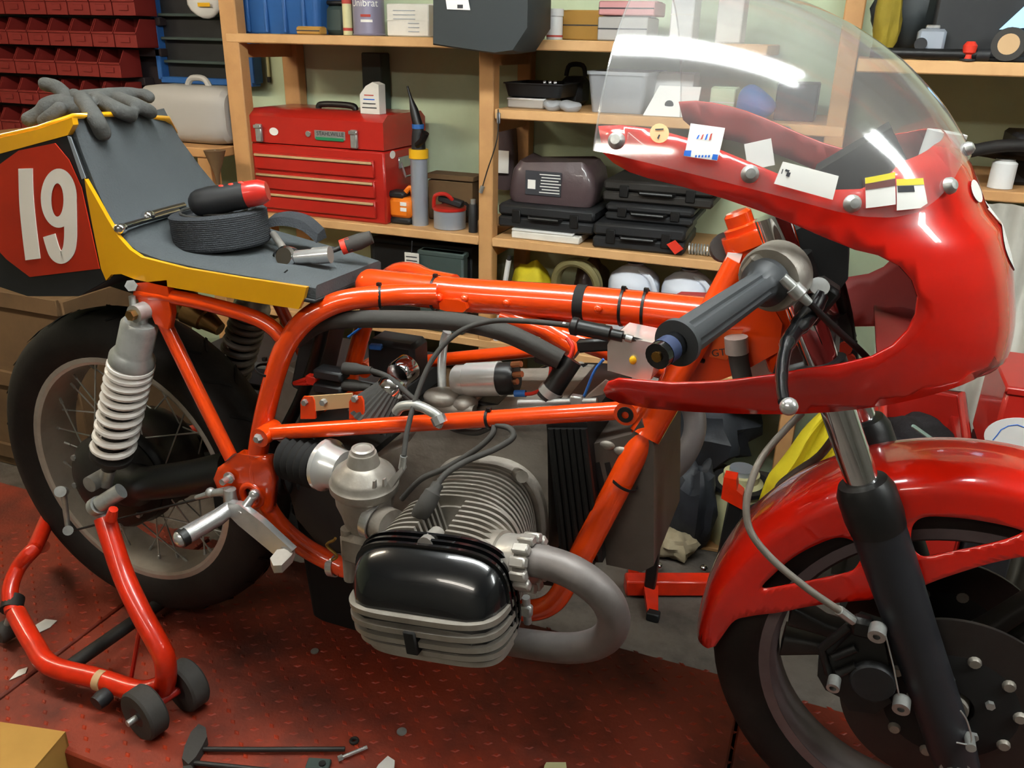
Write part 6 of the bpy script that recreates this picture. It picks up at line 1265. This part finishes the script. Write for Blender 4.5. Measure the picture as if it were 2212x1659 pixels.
# red and black trolley jack frame on the floor
jk = thing('jack_stand', 'red and black jack stand on the floor between engine and front wheel', 'jack stand', atz(1430, 1290, FZ)); zj = FZ
j0, j1, j2 = atz(1400, 1262, FZ+.03), atz(1525, 1262, FZ+.03), atz(1412, 1325, FZ+.01)
MB().box((j0+j1)/2, (np.linalg.norm(j1-j0)+.12, .045, .045), rotz(math.atan2(j1[1]-j0[1], j1[0]-j0[0])), .004).build('cross_beam', 'stand_red', jk)
MB().prism([atz(1390, 1258, FZ+.045), atz(1422, 1258, FZ+.045), atz(1422, 1325, FZ+.02), atz(1400, 1325, FZ+.02)], A(0, 0, -.018)).build('foot_bar', 'stand_red', jk); MB().box(atz(1411, 1330, FZ+.012), (.032, .024, .024), None, .003).build('foot_cap', 'black_plastic', jk)
q = atz(1404, 1262, FZ+.05); MB().box(A(q[0], q[1]+.01, FZ+.16), (.028, .028, .26), None, .003).build('black_post', 'black_satin', jk); MB().box(atz(1372, 1225, FZ+.03), (.03, .04, .06), None, .003).build('side_lug', 'stand_red', jk)
q = atz(1560, 1260, FZ+.02); MB().box(A(q[0], q[1], FZ+.14), (.04, .035, .28), roty(.05), .004).build('black_post', 'black_satin', jk); MB().prism([A(q[0]-.03, q[1]-.02, FZ+.28), A(q[0]+.025, q[1]-.02, FZ+.26), A(q[0]+.02, q[1]-.02, FZ+.3), A(q[0]+.005, q[1]-.02, FZ+.31), A(q[0]+.0, q[1]-.02, FZ+.34), A(q[0]-.03, q[1]-.02, FZ+.34)], A(0, .04, 0)).build('saddle', 'stand_red', jk)
for x, y in ((1422, 1225), (1520, 1230)): MB().ball(atz(x, y, FZ+.015)+A(0, 0, .002), .012, 12, 8).build('caster_ball', 'chrome', jk)

# red crate of black fleece, red box with oval badge, corrugated sheet
ck = [at(1962, 845, .62), at(2122, 860, .88), at(2135, 1010, .62)]
zc0 = at(1910, 1000, .60)[2]; t = thing('red_crate', 'red plastic crate full of black fleece behind the front mudguard', 'crate', A(1.52, .72, FZ))
X0, X1, Y0c, Y1c, ztp = 1.385, 1.55, .585, .88, at(1925, 990, .585)[2]
for q in ((((X0+X1)/2, Y0c), (X1-X0, .014)), (((X0+X1)/2, Y1c), (X1-X0, .014)), ((X0, (Y0c+Y1c)/2), (.014, Y1c-Y0c)), ((X1, (Y0c+Y1c)/2), (.014, Y1c-Y0c))):
    back = q[0][1] == Y1c; MB().box((q[0][0], q[0][1], (ztp+(.05 if back else 0)+ztp-.22)/2), (q[1][0]+.014, q[1][1], .22+(.05 if back else 0)), None, .004).build('crate_wall', 'tool_red', t)
MB().tube(cr([A(X0, Y0c, ztp), A(X1, Y0c, ztp), A(X1, Y1c, ztp+.05), A(X0, Y1c, ztp+.05)], 10, True) if False else [A(X0, Y0c, ztp), A(X1, Y0c, ztp), A(X1, Y1c, ztp+.05), A(X0, Y1c, ztp+.05)], .011, 10, closed=True).build('crate_rim', 'tool_red', t)
MB().box(((X0+X1)/2, (Y0c+Y1c)/2, (ztp-.22+FZ)/2), (X1-X0, Y1c-Y0c, ztp-.22-FZ), None, .004).build('support_box', 'black_plastic', t)
mat('fleece', '19171a', .95, bump=.9, bscale=90, var='2a272b', vscale=30, vamt=.6)
rag('black_fleece', 'black fleece heaped inside the red crate', A((X0+X1)/2, (Y0c+Y1c)/2+.005, ztp-.03), (.078, .135, .055), 'fleece', 'fleece', 21, 44, 26, .12)
q0, q1 = at(1975, 922, .62), at(2100, 1010, .55); q0[2] += .0; t = thing('slotted_spanner', 'pale green slotted steel bar lying on the black fleece', 'spanner', q1); dd = unit(q1-q0); sd = unit(np.cross(dd, A(0, .6, 1))); LN = np.linalg.norm(q1-q0)
for sg in (-1, 1): MB().tube([q0+sd*.0085*sg, q1+sd*.0085*sg], .0042, 8).build('side_bar', 'greenish_steel', t)
for k in range(7): p = q0+dd*LN*k/6; MB().tube([p-sd*.009, p+sd*.009], .0036, 8).build('cross_rung', 'greenish_steel', t)
c, s = boxpx(2126, 842, 2300, 1015, .57, .22); zb_ = c[2]-s[2]/2; t = thing('red_case', 'red metal case with white oval badge at the right edge', 'case', A(c[0], c[1], FZ)); MB().box(c, s, None, .008).build('case_body', 'tool_red', t); MB().box(c+A(0, 0, s[2]/2-.006), (s[0]*1.02, s[1]*1.03, .018), None, .004).build('lid_rim', 'tool_red', t); MB().box((c[0], c[1], (zb_+FZ)/2), (s[0]*.95, s[1]*.95, zb_-FZ), None, .004).build('plinth', 'black_plastic', t)
bc = at(2205, 947, .556); b = MB().prism([bc+A(.062*math.cos(a), 0, .042*math.sin(a)) for a in np.linspace(0, 2*PI, 36, endpoint=False)], A(0, -.0012, 0)).build('oval_badge', 'sticker_white', t)
MB().tube([bc+A(x, -.0016, z) for x, z in ((-.045, -.012), (-.04, .0), (-.036, .012), (-.026, .022), (-.012, .027), (.0, .024))], .0009, 6).build('badge_line', 'ink_blue', b); MB().tube([bc+A(-.04, -.0016, -.016), bc+A(.03, -.0016, -.02)], .0008, 6).build('badge_line', 'ink_blue', b)
cs = thing('corrugated_sheet', 'pale corrugated sheet leaning behind the red crate', 'sheet', (1.75, 1.0, FZ)); pr = []
for k in range(0, 97): x = 1.36+k*.01; ph = k % 8; pr.append(A(x, .97+(.0 if ph in (0, 1, 2) else .028 if ph in (4, 5, 6) else .014), 0))
MB().loft([[p+A(0, 0, FZ) for p in pr], [p+A(0, .04, .83) for p in pr]], caps=False, closed=False).build('sheet', 'corrugated', cs, solid=.002, angle=20)

mat('ochre', '8d7a1f', .8, bump=.5, bscale=30, var='6e5f17', vscale=12, vamt=.5)
# ---------------- right hand shelf
c, s = boxpx(1962, -60, 2160, 112, 1.05, .06, ZR+.004); t = thing('flat_monitor', 'black flat monitor with pale blue corner lit at the right edge', 'monitor', base_of(c, s)); c[0] += .14; MB().box(c, (s[0]+.2, .05, s[2]), None, .006).build('monitor_case', 'black_plastic', t); MB().prism([at(2158, 64, 1.049), at(2212, 14, 1.049), at(2290, -40, 1.049), at(2290, 55, 1.049)], A(0, -.002, 0)).build('lit_screen', 'screen_light', t); MB().box((c[0], c[1], ZR+.008), (.18, .14, .01), None, .003).build('monitor_foot', 'black_plastic', t)
m_ = rag('black_leather_bag', 'creased black leather bag on the right shelf behind the screen edge', A(1.305, 1.18, ZR+.11), (.085, .08, .1), 'bag_black', 'bag', 31, amp=.08)
rag('ochre_cloth', 'ochre yellow cloth between the leather bag and the monitor', at(1918, 40, 1.08)*A(1, 1, 0)+A(0, 0, ZR+.085), (.03, .03, .085), 'ochre', 'cloth', 33, amp=.1)
c, s = boxpx(1978, 62, 2048, 104, 1.01, .05, ZR+.004); t = thing('compact_radio', 'small grey and silver device in front of the monitor', 'device', base_of(c, s)); MB().box(c, s, None, .006).build('case', 'grey_silver', t); MB().cyl(c+A(-.02, -.026, 0), c+A(-.02, -.034, 0), .013, 18).build('dial', 'black_plastic', t); MB().box(c+A(0, 0, s[2]/2+.004), (s[0]*.5, .02, .008), None, .002).build('top_grip', 'chrome_soft', t)
q = [at(1880, 112, .985), at(2115, 126, .985)]; q[0][2] = q[1][2] = ZR+.016; t = thing('black_tube', 'long black tube lying along the front of the right shelf', 'tube', (q[0]+q[1])/2); MB().cyl(q[0]+A(0, .02, 0), q[1]+A(0, .02, 0), .011, 14).build('tube_body', 'black_satin', t); MB().cyl(q[1]+A(-.005, .02, 0), q[1]+A(.02, .02, 0), .013, 14).build('tube_cap', 'black_plastic', t)
p = at(2096, 100, 1.0); t = thing('bottle_stopper', 'small red plastic stopper on the right shelf', 'stopper', A(p[0], 1.0, ZR+.004)); MB().lathe([(0, 0), (.008, 0), (.008, .012), (.013, .016), (.014, .03), (.008, .038), (0, .038)], A(p[0], 1.0, ZR+.004), Z_, 16).build('knob_body', 'tag_red', t); MB().lathe([(0, 0), (.016, 0), (.016, .004), (0, .004)], A(p[0], 1.0, ZR+.004), Z_, 14).build('knob_base', 'black_plastic', t)
p = at(2175, 120, 1.0); t = thing('tape_ring', 'grey tape ring at the right end of the shelf', 'tape', A(p[0], 1.0, ZR+.004)); MB().lathe([(.02, -.01), (.033, -.01), (.033, .01), (.02, .01)], A(p[0], 1.0, ZR+.038), A(.3, 1, 0), 24).build('tape_roll', 'rubber_grey', t); MB().lathe([(.018, -.0105), (.0205, -.0105), (.0205, .0105), (.018, .0105)], A(p[0], 1.0, ZR+.038), A(.3, 1, 0), 24).build('tape_core', 'tan_plate', t)
hc = thing('hose_coil', 'black hose bundle lying on the lower right shelf', 'hose', A(1.62, 1.1, .857))
for k in range(4): MB().tube(cr([A(1.46+.01*k, 1.05+.04*k, .93-.0*k), A(1.55, 1.04+.04*k, .955-.01*k), A(1.7, 1.03+.045*k, .95-.018*k), A(2.0, 1.05+.04*k, .9-.01*k), A(2.1, 1.1+.03*k, .872)], 5), .014, 10).build('hose_strand', 'rubber', hc)
lathe_thing('white_can', 'white can on the lower right shelf under the black hoses', 'can', (2158, 408), 1.08, .858, [('can_body', 'white_plastic', [(0, 0), (.026, 0), (.026, .055), (.02, .06), (0, .06)]), ('can_rim', 'zinc', [(0, .059), (.02, .059), (.02, .064), (0, .064)])])
c, s = boxpx(2185, 300, 2330, 408, 1.06, .2, .858); t = thing('speaker', 'black box behind the white can', 'box', base_of(c, s)); MB().box(c+A(0, .08, 0), s, None, .008).build('cabinet', 'black_plastic', t); MB().lathe([(0, -.003), (.04, -.003), (.045, 0), (0, 0)], c+A(0, -s[1]/2+.08, 0), Y_, 24).build('cone', 'black_matt', t)

# ---------------- lowest shelf, seen through the frame
for k, (x, lb_) in enumerate(((1368, 'milky plastic jug standing left under the shelf'), (1485, 'milky plastic jug beside the headstock under the shelf'))):
    p = at(x, 635, 1.25); o_ = A(p[0], 1.25, Z4+.001); t = thing('plastic_jug', lb_, 'jug', o_, 'jugs on the lowest shelf'); MB().lathe([(0, 0), (.07, 0), (.076, .01), (.076, .215), (.07, .235), (.045, .255), (.022, .268), (.022, .276), (0, .276)], o_, Z_, 28).build('jug_body', 'jug', t); MB().lathe([(0, .274), (.026, .274), (.026, .29), (0, .29)], o_, Z_, 18).build('cap', 'black_plastic', t); MB().tube(cr([o_+A(.02, -.03, .255), o_+A(.06, -.05, .24), o_+A(.08, -.05, .18)], 4), .008, 8).build('handle', 'jug', t)
c, s = boxpx(800, 530, 1040, 760, 1.2, .22, Z4+.001); t = thing('black_cabinet', 'black steel cabinet on the lowest shelf left of the middle upright', 'cabinet', base_of(c, s)); s[0] -= .05; MB().box(c+A(-.02, .03, 0), s, None, .005).build('cabinet_body', 'black_plastic', t); MB().box(c+A(-.02, -s[1]/2+.025, 0), (s[0]*.92, .01, s[2]*.9), None, .003).build('cabinet_door', 'black_satin', t)
c, s = boxpx(905, 545, 1000, 640, 1.155, .04, Z4+.001); t = thing('green_bag', 'dark green box in front of the black cabinet', 'box', base_of(c, s)); MB().box(c, s, None, .006).build('box_body', 'teal_box', t); MB().box(c+A(0, 0, s[2]/2-.008), (s[0]*1.03, s[1]*1.1, .016), None, .003).build('box_lid', 'teal_box', t)
p = at(890, 575, 1.14); t = thing('price_tag', 'white printed tag hanging in front of the dark green box', 'tag', p); MB().box(p, (.05, .003, .085), None, .001).build('tag_card', 'paper', t)
for k in range(5): MB().box(p+A(0, -.002, .03-.012*k), (.038, .0008, .003)).build('print_line', 'ink', t, smooth=False)
MB().tube([p+A(0, 0, .042), at(890, 520, 1.14)], .0012, 6).build('tag_string', 'ink', t)
q = [at(1085, 640, 1.16), at(1099, 562, 1.16)]; t = thing('white_rod', 'slim white rod standing right of the middle upright', 'rod', A(q[0][0], 1.16, Z4)); MB().cyl(A(q[0][0]-.02, 1.16, Z4+.001), q[1], .008, 12).build('rod', 'white_plastic', t); MB().cyl(q[1], q[1]+unit(q[1]-q[0])*.014, .006, 10).build('rod_tip', 'alloy_dark', t)
rag('yellow_packet', 'yellow plastic packet on the lowest shelf behind the top tube', A(.365, 1.26, Z4+.12), (.07, .06, .12), 'yellow_rag', 'packet', 41, amp=.06)
c, s = boxpx(1050, 722, 1110, 765, 1.19, .05); t = thing('yellow_box', 'small yellow box low behind the frame', 'box', base_of(c, s)); c[2] += Z4+.002-(c[2]-s[2]/2) if False else 0; MB().box(c, s, None, .003).build('box_body', 'tape_yellow', t); MB().box(c+A(0, 0, s[2]/2), (s[0], s[1], .004), None, .001).build('box_lid', 'tape_yellow', t)
rag('brown_cloth_bag', 'dark brown bag on the lowest shelf left of the milky jugs', A(.53, 1.36, Z4+.13), (.06, .07, .12), 'brown_bag', 'bag', 43, amp=.08)
t = thing('garden_hose', 'olive hose loop on the lowest shelf beside the milky jugs', 'hose', A(.53, 1.19, Z4)); mat('olive', '6d6540', .6); MB().torus(A(.53, 1.19, Z4+.2), A(.15, 1, .1), .07, .012, 40, 8).build('hose_loop', 'olive', t); MB().torus(A(.53, 1.215, Z4+.2), A(.1, 1, .1), .068, .012, 40, 8).build('hose_loop', 'olive', t)
MB().cyl(A(.53, 1.2, Z4+.001), A(.53, 1.2, Z4+.14), .012, 10).build('hose_peg', 'pine', t)
carton('long_brown_carton', 'long brown carton on the floor under the lowest shelf', (640, 800, 1100, 900), 1.2, .2, FZ+.001, 'cardboard_dark')

# added black tub, stands in for the shade between wheel and engine
t = thing('shade_tub', 'black plastic tub on the platform between the rear wheel and the engine', 'tub', A(.455, .152, 0)); rings = []
for f, k in ((0, .86), (.02, .9), (.95, 1.0), (.95, 1.04), (1, 1.04), (1, .96), (.05, .84)): rings.append([A(.455+.33*k*x, .152+.17*k*y, .002+.27*f) for x, y in rrect(1, 1, .12, 6)])
MB().loft(rings).build('tub_body', 'black_matt', t)
for sx in (-1, 1): MB().box((.455+sx*.17, .152, .25), (.012, .08, .02), None, .003).build('tub_handle', 'black_plastic', t)

lo = at(1540, 772, -.033); lx = unit(at(1580, 768, -.033)-lo)
for_lbl = text_mb('GT -', .010, at(1538, 770, -.0335), lx, unit(np.cross(lx, A(0, 1, 0)))*(1 if unit(np.cross(lx, A(0, 1, 0)))[2] > 0 else -1), A(0, -1, 0), .001)
for_lbl.build('label_lettering', 'ink', fr, smooth=False)

t = thing('footlocker', 'black storage footlocker on the floor behind the rear wheel', 'footlocker', A(.0, .62, FZ))  # added black box, darkens what shows through the rear spokes
MB().box((.0, .62, (FZ+.3)/2), (.62, .26, .3-FZ), None, .012).build('backing_body', 'black_matt', t); MB().box((.0, .62, .34), (.63, .27, .07), None, .012).build('backing_lid', 'black_plastic', t)
for x in (-.2, .2): MB().box((x, .483, .3), (.04, .012, .06), None, .003).build('catch', 'alloy_dark', t)
